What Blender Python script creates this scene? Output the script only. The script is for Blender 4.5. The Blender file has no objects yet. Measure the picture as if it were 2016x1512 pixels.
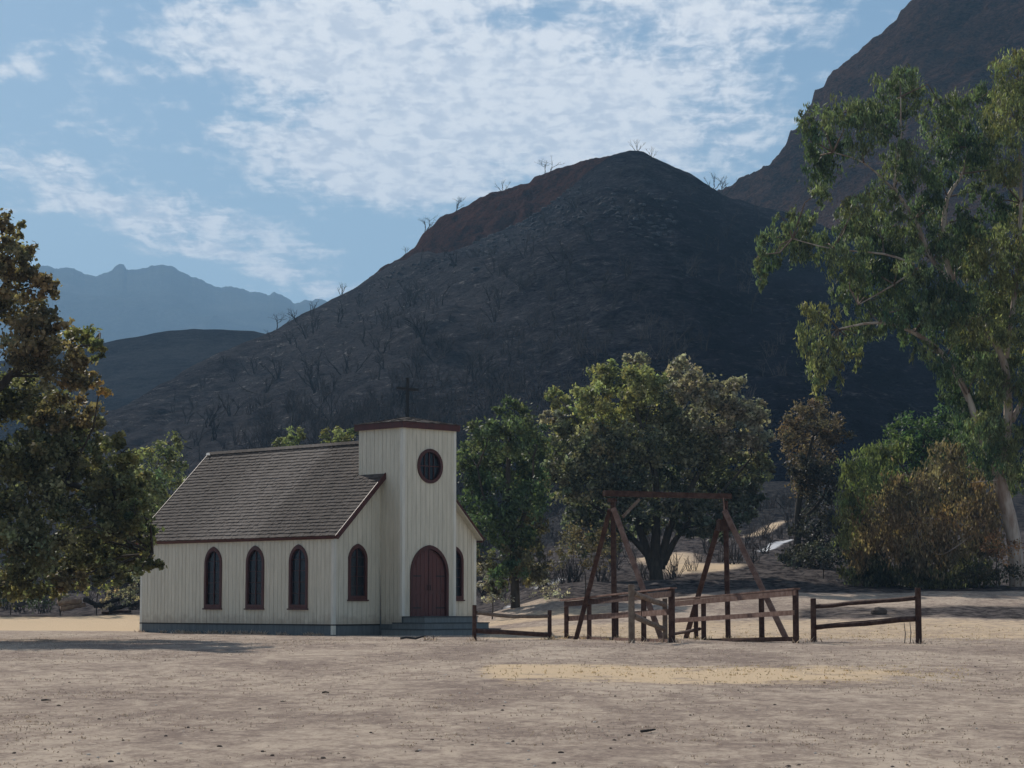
import bpy, math
import numpy as np
from mathutils import Vector, Matrix

R = np.random.RandomState(7)
SC = bpy.context.scene
COL = SC.collection
rad = math.radians

# ------------------------------------------------------------------ camera
FPX = 4400.0; CX = 1008.0; CY = 756.0; HOR = 1187.0
PITCH = math.atan((HOR - CY) / FPX)
EZ = 1.6
cam = bpy.data.cameras.new("camera"); camo = bpy.data.objects.new("camera", cam); COL.objects.link(camo)
cam.sensor_width = 36.0; cam.lens = FPX / 2016.0 * 36.0
cam.clip_start = 0.5; cam.clip_end = 12000
camo.location = (0, 0, EZ); camo.rotation_euler = (rad(90) + PITCH, 0, 0)
SC.camera = camo

# ------------------------------------------------------------------ light
SUN_AZ = rad(-31); SUN_EL = rad(36)
SKY_STRENGTH = 0.11
SUN_STRENGTH = 4.2
EXPOSURE = 0.49
SC.view_settings.view_transform = 'Standard'
SC.view_settings.look = 'None'
SC.view_settings.gamma = 1.0
SC.view_settings.use_curve_mapping = False
SC.view_settings.exposure = EXPOSURE
sl = bpy.data.lights.new("sun", 'SUN'); slo = bpy.data.objects.new("sun", sl); COL.objects.link(slo)
sl.energy = SUN_STRENGTH; sl.angle = rad(0.5); sl.color = (1.0, 0.93, 0.84)
sv = Vector((math.sin(SUN_AZ) * math.cos(SUN_EL), math.cos(SUN_AZ) * math.cos(SUN_EL), math.sin(SUN_EL)))
slo.rotation_euler = sv.to_track_quat('Z', 'Y').to_euler()
slo.location = sv * 100


class NT:
    """small helper to wire shader nodes"""
    def __init__(s, tree): s.t = tree; s.n = tree.nodes; s.l = tree.links
    def node(s, typ, **kw):
        n = s.n.new(typ)
        for k, v in kw.items(): setattr(n, k, v)
        return n
    def put(s, sock, v):
        if isinstance(v, bpy.types.NodeSocket): s.l.new(v, sock)
        elif v is not None: sock.default_value = v
    def math(s, op, a, b=None, c=None, clamp=False):
        n = s.node('ShaderNodeMath', operation=op); n.use_clamp = clamp
        s.put(n.inputs[0], a)
        if b is not None: s.put(n.inputs[1], b)
        if c is not None: s.put(n.inputs[2], c)
        return n.outputs[0]
    def sstep(s, v, a, b, lo=0.0, hi=1.0):
        n = s.node('ShaderNodeMapRange'); n.interpolation_type = 'SMOOTHSTEP'
        s.put(n.inputs[0], v); n.inputs[1].default_value = a; n.inputs[2].default_value = b
        n.inputs[3].default_value = lo; n.inputs[4].default_value = hi
        return n.outputs[0]
    def mix(s, f, a, b, mode='MIX'):
        n = s.node('ShaderNodeMix', data_type='RGBA', blend_type=mode)
        s.put(n.inputs[0], f); s.put(n.inputs[6], c4(a)); s.put(n.inputs[7], c4(b))
        return n.outputs[2]
    def noise(s, vec, scale, detail=5, rough=0.55, dist=0.0):
        n = s.node('ShaderNodeTexNoise'); s.put(n.inputs['Vector'], vec)
        n.inputs['Scale'].default_value = scale; n.inputs['Detail'].default_value = detail
        n.inputs['Roughness'].default_value = rough; n.inputs['Distortion'].default_value = dist
        return n.outputs[0]
    def mapping(s, vec, scale=(1, 1, 1), loc=(0, 0, 0), rot=(0, 0, 0)):
        n = s.node('ShaderNodeMapping'); s.put(n.inputs[0], vec)
        n.inputs[1].default_value = loc; n.inputs[2].default_value = rot; n.inputs[3].default_value = scale
        return n.outputs[0]


def c4(c):
    if isinstance(c, tuple) and len(c) == 3: return (c[0], c[1], c[2], 1.0)
    return c


world = bpy.data.worlds.new("World"); SC.world = world; world.use_nodes = True
def build_world():
    w = NT(world.node_tree); w.n.clear()
    out = w.node('ShaderNodeOutputWorld'); bg = w.node('ShaderNodeBackground')
    w.l.new(bg.outputs[0], out.inputs[0]); bg.inputs[1].default_value = SKY_STRENGTH
    sky = w.node('ShaderNodeTexSky', sky_type='NISHITA'); sky.sun_disc = False
    sky.sun_elevation = SUN_EL; sky.sun_rotation = SUN_AZ % (2 * math.pi)
    sky.air_density = 1.0; sky.dust_density = 0.6; sky.ozone_density = 2.2; sky.altitude = 250
    tc = w.node('ShaderNodeTexCoord'); d = tc.outputs['Generated']
    sep = w.node('ShaderNodeSeparateXYZ'); w.put(sep.inputs[0], d)
    dx, dy, dz = sep.outputs
    # a flat cloud deck seen in perspective
    zz = w.math('ADD', w.math('MAXIMUM', dz, 0.0), 0.11)
    px = w.math('DIVIDE', dx, zz); py = w.math('DIVIDE', dy, zz)
    cmb = w.node('ShaderNodeCombineXYZ'); w.put(cmb.inputs[0], px); w.put(cmb.inputs[1], py)
    P = cmb.outputs[0]
    big = w.noise(w.mapping(P, (1, 0.6, 1), (3.1, 1.7, 0)), 0.9, 4, 0.5, 0.3)
    med = w.noise(w.mapping(P, (1, 0.55, 1), (0.4, 2.2, 5)), 5.5, 5, 0.55, 0.5)
    fine = w.noise(w.mapping(P, (1, 0.4, 1), (7, 2, 1), (0, 0, 0.25)), 24, 6, 0.6, 0.35)
    puff = w.noise(w.mapping(P, (1, 0.8, 1), (2, 9, 1)), 42, 3, 0.5, 0.6)
    streak = w.noise(w.mapping(P, (0.22, 1.0, 1), (4, 1, 3), (0, 0, 0.5)), 9, 6, 0.62, 0.6)
    # where the banks lie: angles east of north and above the horizon
    yy = w.math('MAXIMUM', dy, 0.02)
    az = w.math('DIVIDE', dx, yy); el = w.math('DIVIDE', dz, yy)
    def bank(cx, cy, rx, ry, tilt, amp):
        ax = (cx - CX) / FPX; ey = (HOR - cy) / FPX
        u = w.math('SUBTRACT', az, ax); v = w.math('SUBTRACT', el, ey)
        ct, st = math.cos(tilt), math.sin(tilt)
        a = w.math('DIVIDE', w.math('ADD', w.math('MULTIPLY', u, ct), w.math('MULTIPLY', v, st)), rx / FPX)
        b = w.math('DIVIDE', w.math('SUBTRACT', w.math('MULTIPLY', v, ct), w.math('MULTIPLY', u, st)), ry / FPX)
        r2 = w.math('ADD', w.math('MULTIPLY', a, a), w.math('MULTIPLY', b, b))
        return w.math('MULTIPLY', w.math('EXPONENT', w.math('MULTIPLY', r2, -1.0)), amp)
    banks = [(900, 190, 470, 180, -0.12, 1.15), (700, 330, 250, 75, -0.2, 0.75), (520, 60, 280, 95, -0.1, 0.85),
             (1200, 110, 330, 150, 0.1, 0.55), (1420, 270, 330, 70, 0.0, 0.40), (240, 420, 140, 42, -0.25, 0.85),
             (60, 300, 220, 60, -0.15, 0.7), (510, 460, 170, 40, -0.3, 0.6), (390, 490, 120, 26, -0.15, 0.55),
             (650, 572, 100, 22, 0.0, 0.85), (520, 535, 60, 16, 0, 0.7), (10, 120, 70, 30, 0, 0.7),
             (1300, -20, 420, 90, 0, 0.38), (900, -150, 1000, 180, 0, 0.42), (-400, 200, 300, 200, 0, 0.4), (1600, 60, 240, 60, 0, 0.24), (130, 380, 280, 50, -.1, .42)]
    neg = [(1330, 190, 90, 24, -0.1, .35), (1050, 20, 120, 22, 0.1, .4), (760, 45, 70, 20, 0, .3), (870, 165, 60, 28, 0.1, 0.6), (660, 95, 90, 26, -0.2, 0.45), (480, 215, 60, 16, 0, 0.3), (1160, 110, 60, 30, 0, .2)]
    tot = None
    for b in banks:
        v = bank(*b); tot = v if tot is None else w.math('ADD', tot, v)
    for b in neg: tot = w.math('SUBTRACT', tot, bank(*b))
    tot = w.math('MINIMUM', w.math('MAXIMUM', tot, 0.0), 1.35)
    # behind the camera and overhead: broken cloud of the same kind
    front = w.sstep(dy, 0.25, 0.6)
    gen = w.sstep(big, 0.42, 0.62, 0.1, 0.75)
    cov = w.math('ADD', w.math('MULTIPLY', tot, front), w.math('MULTIPLY', gen, w.math('SUBTRACT', 1.0, front)))
    n = w.math('ADD', w.math('MULTIPLY', med, 1.7), w.math('ADD', w.math('MULTIPLY', fine, 1.3), w.math('ADD', w.math('MULTIPLY', puff, 0.4), w.math('MULTIPLY', streak, 1.0))))
    v = w.math('ADD', w.math('MULTIPLY', cov, 1.0), w.math('SUBTRACT', n, 2.2 + 0.38))
    dens = w.sstep(v, -0.10, 0.62)
    dens = w.math('MULTIPLY', dens, w.sstep(dz, 0.0, 0.12))
    thick = w.sstep(w.math('ADD', w.math('MULTIPLY', puff, 0.4), w.math('MULTIPLY', fine, 0.6)), 0.40, 0.58)
    ccol = w.mix(thick, (4.9, 5.1, 5.5), (7.1, 7.0, 6.9))
    base = w.mix(1.0, sky.outputs[0], (0.455, 0.50, 0.49), 'MULTIPLY')
    hz = w.sstep(dz, 0.02, 0.30, 0.45, 0.0)
    base = w.mix(hz, base, (2.9, 3.5, 4.0))
    col = w.mix(w.math('MULTIPLY', dens, 0.92), base, ccol)
    w.put(bg.inputs[0], col)
build_world()

# ------------------------------------------------------------------ projection helpers (photograph pixel + distance -> place)
SP, CP = math.sin(PITCH), math.cos(PITCH)
def at(x, y, Y):
    a = (x - CX) / FPX; b = (CY - y) / FPX
    dy = CP - b * SP; dz = SP + b * CP
    t = Y / dy
    return np.array([a * t, Y, EZ + dz * t])
def pxm(Y): return Y / FPX      # metres per photograph pixel at distance Y

# ------------------------------------------------------------------ numeric noise
def _h(ix, iy, s):
    v = np.sin(ix * 127.1 + iy * 311.7 + s * 74.7) * 43758.5453
    return v - np.floor(v)
def vn(x, y, s=0):
    x = np.asarray(x, float); y = np.asarray(y, float)
    ix = np.floor(x); iy = np.floor(y); fx = x - ix; fy = y - iy
    fx = fx * fx * (3 - 2 * fx); fy = fy * fy * (3 - 2 * fy)
    return (_h(ix, iy, s) * (1 - fx) + _h(ix + 1, iy, s) * fx) * (1 - fy) + (_h(ix, iy + 1, s) * (1 - fx) + _h(ix + 1, iy + 1, s) * fx) * fy
def fbm(x, y, o=4, s=0, g=0.5):
    t = 0; a = 1; n = 0
    for i in range(o):
        t = t + a * (vn(x, y, s + i) * 2 - 1); n += a; a *= g; x = np.asarray(x) * 2.03 + 11; y = np.asarray(y) * 2.03 + 5
    return t / n
def ridged(x, y, o=4, s=0):
    t = 0; a = 1; n = 0
    for i in range(o):
        t = t + a * (1 - abs(vn(x, y, s + i) * 2 - 1)); n += a; a *= 0.5; x = np.asarray(x) * 2.1 + 3; y = np.asarray(y) * 2.1 + 7
    return t / n
def smooth(e0, e1, x):
    t = np.clip((np.asarray(x, float) - e0) / (e1 - e0), 0, 1); return t * t * (3 - 2 * t)

# ------------------------------------------------------------------ mesh helpers
def mesh_np(name, V, quads=None, tris=None, mat=None, smooth_=False, attrs=None, cols=None):
    V = np.asarray(V, np.float32); me = bpy.data.meshes.new(name)
    nq = 0 if quads is None else len(quads); nt = 0 if tris is None else len(tris)
    me.vertices.add(len(V)); me.vertices.foreach_set('co', V.ravel())
    li = []
    if nq: li.append(np.asarray(quads, np.int32).ravel())
    if nt: li.append(np.asarray(tris, np.int32).ravel())
    li = np.concatenate(li)
    me.loops.add(len(li)); me.loops.foreach_set('vertex_index', li)
    me.polygons.add(nq + nt)
    st = np.concatenate([np.arange(nq) * 4, nq * 4 + np.arange(nt) * 3]).astype(np.int32)
    me.polygons.foreach_set('loop_start', st)
    if smooth_: me.polygons.foreach_set('use_smooth', np.ones(nq + nt, bool))
    if attrs:
        for k, v in attrs.items():
            a = me.attributes.new(k, 'FLOAT', 'POINT'); a.data.foreach_set('value', np.asarray(v, np.float32).ravel())
    if cols is not None:
        a = me.color_attributes.new('tint', 'FLOAT_COLOR', 'POINT')
        c = np.ones((len(V), 4), np.float32); c[:, :3] = cols; a.data.foreach_set('color', c.ravel())
    if mat: me.materials.append(mat)
    me.update(calc_edges=True); me.validate()
    return me

def obj(name, me, parent=None, loc=None):
    o = bpy.data.objects.new(name, me); COL.objects.link(o)
    if parent is not None: o.parent = parent
    if loc is not None: o.location = loc
    return o
def tag(o, label=None, cat=None, group=None, kind=None):
    if label: o['label'] = label
    if cat: o['category'] = cat
    if group: o['group'] = group
    if kind: o['kind'] = kind
    return o
def thing(name, label, cat, loc=(0, 0, 0), rz=0.0, group=None):
    o = bpy.data.objects.new(name, None); COL.objects.link(o)
    o.location = loc; o.rotation_euler = (0, 0, rz); o.empty_display_size = 0.3
    return tag(o, label, cat, group)

class MB:
    """collects boxes, tubes and prisms into one mesh"""
    def __init__(s): s.V = []; s.F = []; s.n = 0
    def add(s, V, F):
        V = np.asarray(V, float)
        s.V.append(V); s.F += [tuple(i + s.n for i in f) for f in F]; s.n += len(V); return s
    def box(s, a, b):
        x0, y0, z0 = a; x1, y1, z1 = b
        V = [(x0, y0, z0), (x1, y0, z0), (x1, y1, z0), (x0, y1, z0), (x0, y0, z1), (x1, y0, z1), (x1, y1, z1), (x0, y1, z1)]
        return s.add(V, BOXF)
    def beam(s, p, q, w, h, up=(0, 0, 1), taper=1.0):
        p = np.array(p, float); q = np.array(q, float); d = q - p; d /= np.linalg.norm(d)
        side = np.cross(d, up); side /= np.linalg.norm(side); u = np.cross(side, d)
        V = []
        for c, k in ((p, 1.0), (q, taper)):
            for a, b in ((-1, -1), (1, -1), (1, 1), (-1, 1)): V.append(c + side * a * w / 2 * k + u * b * h / 2 * k)
        return s.add(V, BOXF)
    def tube(s, pts, rs, n=6, cap=True):
        pts = [np.array(p, float) for p in pts]
        if np.isscalar(rs): rs = [rs] * len(pts)
        V = []; ref = np.array([0.31, 0.17, 0.93])
        for i, p in enumerate(pts):
            d = pts[min(i + 1, len(pts) - 1)] - pts[max(i - 1, 0)]; d /= (np.linalg.norm(d) + 1e-9)
            a = np.cross(d, ref)
            if np.linalg.norm(a) < 1e-3: a = np.cross(d, (1, 0, 0))
            a /= np.linalg.norm(a); b = np.cross(d, a)
            for k in range(n):
                t = 2 * math.pi * k / n; V.append(p + (a * math.cos(t) + b * math.sin(t)) * rs[i])
        F = []
        for i in range(len(pts) - 1):
            for k in range(n): F.append((i * n + k, i * n + (k + 1) % n, (i + 1) * n + (k + 1) % n, (i + 1) * n + k))
        if cap: F.append(tuple(range(n))[::-1]); F.append(tuple((len(pts) - 1) * n + k for k in range(n)))
        return s.add(V, F)
    def mesh(s, name, mat, sm=False, mats=None):
        me = bpy.data.meshes.new(name); me.from_pydata(np.concatenate(s.V).tolist(), [], s.F)
        if mat: me.materials.append(mat)
        if sm: me.polygons.foreach_set('use_smooth', np.ones(len(me.polygons), bool))
        me.update(); return me
    def build(s, name, mat, parent=None, sm=False): return obj(name, s.mesh(name, mat, sm), parent)
BOXF = [(0, 3, 2, 1), (4, 5, 6, 7), (0, 1, 5, 4), (1, 2, 6, 5), (2, 3, 7, 6), (3, 0, 4, 7)]

# ------------------------------------------------------------------ materials
def new_mat(name):
    m = bpy.data.materials.new(name); m.use_nodes = True; t = NT(m.node_tree)
    b = m.node_tree.nodes['Principled BSDF']; return m, t, b
def bump(t, b, h, strength=0.5, dist=0.02):
    n = t.node('ShaderNodeBump'); n.inputs['Strength'].default_value = strength; n.inputs['Distance'].default_value = dist
    t.put(n.inputs['Height'], h); t.l.new(n.outputs[0], b.inputs['Normal'])
def objco(t): return t.node('ShaderNodeTexCoord').outputs['Object']
def geopos(t): return t.node('ShaderNodeNewGeometry').outputs['Position']

def painted(name, c, c2, rough=0.6, streak=(6, 6, 0.7), scale=1.6, bumps=0.15, spec=0.3, island=0.10, splash=False):
    m, t, b = new_mat(name)
    v = t.mapping(objco(t), streak)
    n = t.noise(v, scale, 6, 0.65); n2 = t.noise(objco(t), 22, 4, 0.6)
    col = t.mix(t.sstep(n, 0.35, 0.7), c, c2)
    if splash:   # mud splashed up the foot of the wall, and rain streaks
        sp = t.node('ShaderNodeSeparateXYZ'); t.put(sp.inputs[0], objco(t))
        zz = t.math('ADD', sp.outputs[2], t.math('MULTIPLY_ADD', t.noise(objco(t), 2.6, 5, 0.65), 1.1, -0.55))
        col = t.mix(t.sstep(zz, 0.85, 0.35, 0.0, 0.55), col, (0.30, 0.245, 0.19))
        col = t.mix(t.sstep(t.noise(t.mapping(objco(t), (9, 9, 0.35)), 1.1, 5, 0.7), 0.56, 0.74, 0, 0.35), col, (0.33, 0.30, 0.25))
    isl = t.node('ShaderNodeObjectInfo').outputs['Random']
    isl2 = t.node('ShaderNodeNewGeometry').outputs['Random Per Island']
    f = t.math('MULTIPLY_ADD', isl, island, 1 - island * 0.5)
    f2 = t.math('MULTIPLY_ADD', isl2, island, 1 - island * 0.5)
    f3 = t.math('MULTIPLY_ADD', n2, 0.14, 0.93)
    f = t.math('MULTIPLY', t.math('MULTIPLY', f, f2), f3)
    cc = t.node('ShaderNodeCombineXYZ'); [t.put(cc.inputs[i], f) for i in range(3)]
    t.put(b.inputs['Base Color'], t.mix(1.0, col, cc.outputs[0], 'MULTIPLY'))
    b.inputs['Roughness'].default_value = rough; b.inputs['Specular IOR Level'].default_value = spec
    if bumps: bump(t, b, t.noise(v, scale * 5, 5, 0.6), bumps, 0.01)
    return m

M_cream = painted('cream_paint', (0.62, 0.59, 0.49), (0.52, 0.495, 0.41), 0.65, splash=True, island=0.07)
M_white = painted('white_trim_paint', (0.68, 0.67, 0.60), (0.58, 0.57, 0.51), 0.6)
M_backing = painted('groove_shade_backing', (0.16, 0.15, 0.13), (0.12, 0.11, 0.10), 0.8)  # dark colour paints the shade of the siding grooves into the backing
M_red = painted('dark_red_paint', (0.075, 0.020, 0.016), (0.050, 0.016, 0.014), 0.55, island=0.15)
M_door = painted('oxblood_door_paint', (0.105, 0.032, 0.028), (0.075, 0.026, 0.024), 0.5, island=0.1)
M_skirt = painted('slate_blue_paint', (0.125, 0.145, 0.155), (0.09, 0.105, 0.115), 0.7)
M_tread = painted('nosing_shade_slate', (0.045, 0.055, 0.062), (0.07, 0.08, 0.085), 0.7)  # dark tread colour paints in the shadow line under the step nosings
M_riser = painted('pale_slate_paint', (0.17, 0.195, 0.205), (0.13, 0.15, 0.155), 0.7)
M_iron = painted('black_iron', (0.012, 0.012, 0.013), (0.02, 0.018, 0.017), 0.6)
M_redwood = painted('red_brown_timber', (0.045, 0.022, 0.017), (0.10, 0.06, 0.047), 0.85, (2, 2, 2), 3, 0.4, 0.15, 0.3)
M_greywood = painted('weathered_grey_timber', (0.16, 0.115, 0.09), (0.26, 0.21, 0.165), 0.9, (2, 2, 2), 3, 0.5, 0.1, 0.25)
M_paleplank = painted('pale_brown_timber', (0.14, 0.082, 0.065), (0.24, 0.16, 0.13), 0.9, (2, 2, 2), 3, 0.4, 0.1, 0.2)
M_bark = painted('dark_bark', (0.05, 0.042, 0.035), (0.09, 0.075, 0.06), 0.95, (3, 3, 1), 2, 0.8, 0.1, 0.2)
M_euc = painted('pale_peeling_bark', (0.50, 0.43, 0.37), (0.24, 0.16, 0.12), 0.9, (2, 2, 0.5), 1.2, 0.4, 0.1, 0.2)
M_twig = painted('brown_twig_bark', (0.10, 0.07, 0.05), (0.20, 0.15, 0.12), 0.9, (2, 2, 0.5), 1.2, 0.2, 0.1, 0.3)
M_char = painted('charred_wood', (0.020, 0.019, 0.020), (0.045, 0.04, 0.038), 0.95, (2, 2, 1), 2, 0.2, 0.1, 0.4)
M_ashwood = painted('ashen_wood', (0.11, 0.10, 0.095), (0.17, 0.15, 0.14), 0.95, (2, 2, 1), 2, 0.2, 0.1, 0.4)
M_stone = painted('dark_stone', (0.09, 0.07, 0.06), (0.15, 0.12, 0.10), 0.95, (2, 2, 2), 4, 0.6, 0.1, 0.3)
M_brush = painted('burnt_twigs', (0.05, 0.043, 0.042), (0.11, 0.095, 0.088), 0.95, (2, 2, 1), 2, 0.0, 0.1, 0.6)
M_greyrock = painted('grey_rock', (0.03, 0.033, 0.04), (0.085, 0.087, 0.095), 0.95, (2, 2, 2), 2, 0.6, 0.1, 0.4)
M_pale = painted('pale_stone', (0.62, 0.58, 0.52), (0.5, 0.46, 0.42), 0.95, (2, 2, 2), 4, 0.6, 0.1, 0.3)

def m_glass():
    m, t, b = new_mat('window_glass')
    b.inputs['Base Color'].default_value = (0.008, 0.010, 0.014, 1); b.inputs['Roughness'].default_value = 0.18
    b.inputs['Specular IOR Level'].default_value = 0.28; b.inputs['Alpha'].default_value = 0.92
    bump(t, b, t.noise(objco(t), 3, 2, 0.5), 0.15, 0.02)
    return m
M_glass = m_glass()

def m_shingle():
    m, t, b = new_mat('weathered_shingles')
    o = objco(t); sp = t.node('ShaderNodeSeparateXYZ'); t.put(sp.inputs[0], o)
    wob = t.math('MULTIPLY_ADD', t.noise(o, 0.8, 4, 0.6), 1.2, -0.6)
    y = t.math('ADD', sp.outputs[1], wob)
    bandm = t.math('MULTIPLY', t.sstep(y, 4.1, 4.5), t.sstep(y, 9.6, 6.6))
    rnd = t.node('ShaderNodeNewGeometry').outputs['Random Per Island']
    a = t.mix(rnd, (0.052, 0.041, 0.035), (0.088, 0.071, 0.061))
    a = t.mix(t.math('MULTIPLY', bandm, 0.8), a, t.mix(rnd, (0.118, 0.098, 0.085), (0.158, 0.135, 0.120)))
    n = t.noise(t.mapping(o, (1, 4, 1)), 3, 5, 0.65)
    a = t.mix(t.sstep(n, 0.5, 0.8, 0, 0.45), a, (0.045, 0.038, 0.034))
    t.put(b.inputs['Base Color'], a); b.inputs['Roughness'].default_value = 0.92
    b.inputs['Specular IOR Level'].default_value = 0.2
    bump(t, b, t.noise(t.mapping(o, (2, 12, 2)), 6, 4, 0.6), 0.4, 0.01)
    return m
M_shingle = m_shingle()

def m_leaf(name, transl=0.35, tt=(1.0, 1.15, 0.7)):
    m, t, b = new_mat(name)
    a = t.node('ShaderNodeVertexColor'); a.layer_name = 'tint'
    rnd = t.node('ShaderNodeNewGeometry').outputs['Random Per Island']
    f = t.math('MULTIPLY_ADD', rnd, 0.7, 0.65); cc = t.node('ShaderNodeCombineXYZ'); [t.put(cc.inputs[i], f) for i in range(3)]
    col = t.mix(1.0, a.outputs[0], cc.outputs[0], 'MULTIPLY')
    out = m.node_tree.nodes['Material Output']; m.node_tree.nodes.remove(b)
    d = t.node('ShaderNodeBsdfPrincipled'); t.put(d.inputs['Base Color'], col); d.inputs['Roughness'].default_value = 0.6
    d.inputs['Specular IOR Level'].default_value = 0.25
    tr = t.node('ShaderNodeBsdfTranslucent'); t.put(tr.inputs[0], t.mix(1.0, col, tt, 'MULTIPLY'))
    mx = t.node('ShaderNodeMixShader'); mx.inputs[0].default_value = transl
    t.l.new(d.outputs[0], mx.inputs[1]); t.l.new(tr.outputs[0], mx.inputs[2]); t.l.new(mx.outputs[0], out.inputs[0])
    return m
M_leaf = m_leaf('foliage', 0.42); M_grass = m_leaf('dry_grass', 0.2, (1.0, 0.95, 0.85))

def m_ground():
    m, t, b = new_mat('dry_meadow_ground')
    p = geopos(t)
    A = lambda k: (lambda n: (setattr(n, 'attribute_name', k), n.outputs['Fac'])[1])(t.node('ShaderNodeAttribute'))
    n1 = t.noise(t.mapping(p, (1, 0.45, 1)), 0.35, 6, 0.6, 0.4)
    n2 = t.noise(t.mapping(p, (1, 0.6, 1), (5, 3, 1)), 2.3, 6, 0.68, 0.5)
    n3 = t.noise(p, 14, 5, 0.7, 0.3)
    n4 = t.noise(p, 60, 3, 0.7)
    s = t.math('ADD', t.math('MULTIPLY', n1, 0.35), t.math('ADD', t.math('MULTIPLY', n2, 0.4), t.math('MULTIPLY', n3, 0.3)))
    dirt = t.mix(t.sstep(s, 0.44, 0.62), (0.245, 0.194, 0.165), (0.49, 0.405, 0.325))
    fs = t.noise(t.mapping(p, (1, 0.5, 1), (2, 8, 1)), 6.5, 5, 0.7, 0.4)
    dirt = t.mix(t.sstep(fs, 0.52, 0.66, 0, 0.55), dirt, (0.20, 0.15, 0.125))
    dirt = t.mix(t.sstep(fs, 0.44, 0.34, 0, 0.5), dirt, (0.56, 0.47, 0.38))
    dirt = t.mix(t.sstep(n3, 0.60, 0.75, 0, 0.5), dirt, (0.125, 0.085, 0.075))
    dirt = t.mix(t.sstep(n4, 0.62, 0.75, 0, 0.5), dirt, (0.55, 0.46, 0.36))
    dirt = t.mix(t.sstep(n4, 0.38, 0.28, 0, 0.6), dirt, (0.13, 0.10, 0.09))
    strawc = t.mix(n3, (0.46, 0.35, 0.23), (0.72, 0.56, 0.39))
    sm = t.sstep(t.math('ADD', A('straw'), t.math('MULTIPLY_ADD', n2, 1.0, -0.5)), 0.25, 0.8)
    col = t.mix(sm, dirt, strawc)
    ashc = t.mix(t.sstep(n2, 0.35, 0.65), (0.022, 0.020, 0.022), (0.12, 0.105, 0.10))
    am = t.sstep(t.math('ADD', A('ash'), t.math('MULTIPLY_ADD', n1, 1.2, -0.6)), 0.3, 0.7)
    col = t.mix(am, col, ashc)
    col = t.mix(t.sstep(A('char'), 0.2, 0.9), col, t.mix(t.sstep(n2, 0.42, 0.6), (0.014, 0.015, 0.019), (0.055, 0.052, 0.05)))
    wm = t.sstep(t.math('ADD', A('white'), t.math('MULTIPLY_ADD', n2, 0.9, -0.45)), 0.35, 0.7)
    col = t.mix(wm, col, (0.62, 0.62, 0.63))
    t.put(b.inputs['Base Color'], col); b.inputs['Roughness'].default_value = 1.0; b.inputs['Specular IOR Level'].default_value = 0.0
    h = t.math('ADD', t.math('MULTIPLY', n3, 0.6), t.math('MULTIPLY', n4, 0.35))
    bump(t, b, h, 0.75, 0.06)
    return m
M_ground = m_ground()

def m_hill(name, dark, mid, pale, palef, scale=0.05, strat=3.0, bumpd=0.8):
    m, t, b = new_mat(name); p = geopos(t)
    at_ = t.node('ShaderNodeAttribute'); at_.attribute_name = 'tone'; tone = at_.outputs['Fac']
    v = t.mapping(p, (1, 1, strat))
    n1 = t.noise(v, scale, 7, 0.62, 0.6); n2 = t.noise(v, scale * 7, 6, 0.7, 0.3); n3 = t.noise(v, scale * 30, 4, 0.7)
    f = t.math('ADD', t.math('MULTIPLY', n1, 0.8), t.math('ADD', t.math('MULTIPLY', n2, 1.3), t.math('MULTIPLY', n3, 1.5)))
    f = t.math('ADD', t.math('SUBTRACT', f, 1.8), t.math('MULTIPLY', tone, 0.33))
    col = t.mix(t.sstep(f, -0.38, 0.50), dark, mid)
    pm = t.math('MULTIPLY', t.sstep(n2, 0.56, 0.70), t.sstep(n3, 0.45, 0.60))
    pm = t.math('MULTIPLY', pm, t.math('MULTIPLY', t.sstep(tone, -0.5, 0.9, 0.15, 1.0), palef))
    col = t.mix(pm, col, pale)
    t.put(b.inputs['Base Color'], col); b.inputs['Roughness'].default_value = 1.0; b.inputs['Specular IOR Level'].default_value = 0.0
    bump(t, b, t.math('ADD', n2, t.math('MULTIPLY', n3, 0.5)), 1.0, bumpd)
    return m
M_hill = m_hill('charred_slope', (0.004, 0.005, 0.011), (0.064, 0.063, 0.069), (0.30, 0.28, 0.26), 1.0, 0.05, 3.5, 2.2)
M_low = m_hill('charred_low_hill', (0.003, 0.005, 0.010), (0.036, 0.038, 0.042), (0.12, 0.1, 0.08), 0.3)
M_bluff = m_hill('red_bluff_rock', (0.010, 0.006, 0.006), (0.080, 0.036, 0.026), (0.15, 0.09, 0.07), 0.35, 0.09, 0.5, 1.5)
M_mtn = m_hill('brown_mountain_rock', (0.005, 0.003, 0.003), (0.090, 0.050, 0.036), (0.18, 0.13, 0.11), 0.5, 0.035, 1.6, 4.0)
M_far = m_hill('far_range', (0.02, 0.025, 0.022), (0.06, 0.065, 0.055), (0.2, 0.18, 0.15), 0.4, 0.006, 1, 6)

# ------------------------------------------------------------------ ground
PROF = {  # distance -> height, for three bearings
    'l': [(-60, -0.9), (5, -0.30), (20, 0.0), (35, 0.24), (50, 0.45), (58, 0.555), (64, 0.475), (75, 0.44), (90, 0.45), (98, 0.62), (105, 0.90), (115, 1.15), (140, 1.9), (170, 3.2), (220, 7.0), (320, 10), (9000, 10)],
    'm': [(-60, -0.9), (5, -0.30), (20, 0.0), (35, 0.24), (50, 0.45), (58, 0.555), (64, 0.475), (75, 0.46), (85, 0.66), (95, 1.05), (110, 2.55), (125, 3.6), (140, 4.6), (170, 6.9), (220, 11.5), (320, 14), (9000, 14)],
    'r': [(-60, -0.9), (5, -0.30), (20, 0.0), (35, 0.24), (50, 0.45), (58, 0.555), (64, 0.485), (75, 0.52), (85, 0.82), (95, 1.50), (105, 2.20), (115, 2.80), (140, 5.2), (170, 8.4), (220, 14), (320, 18), (9000, 18)]}
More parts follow.
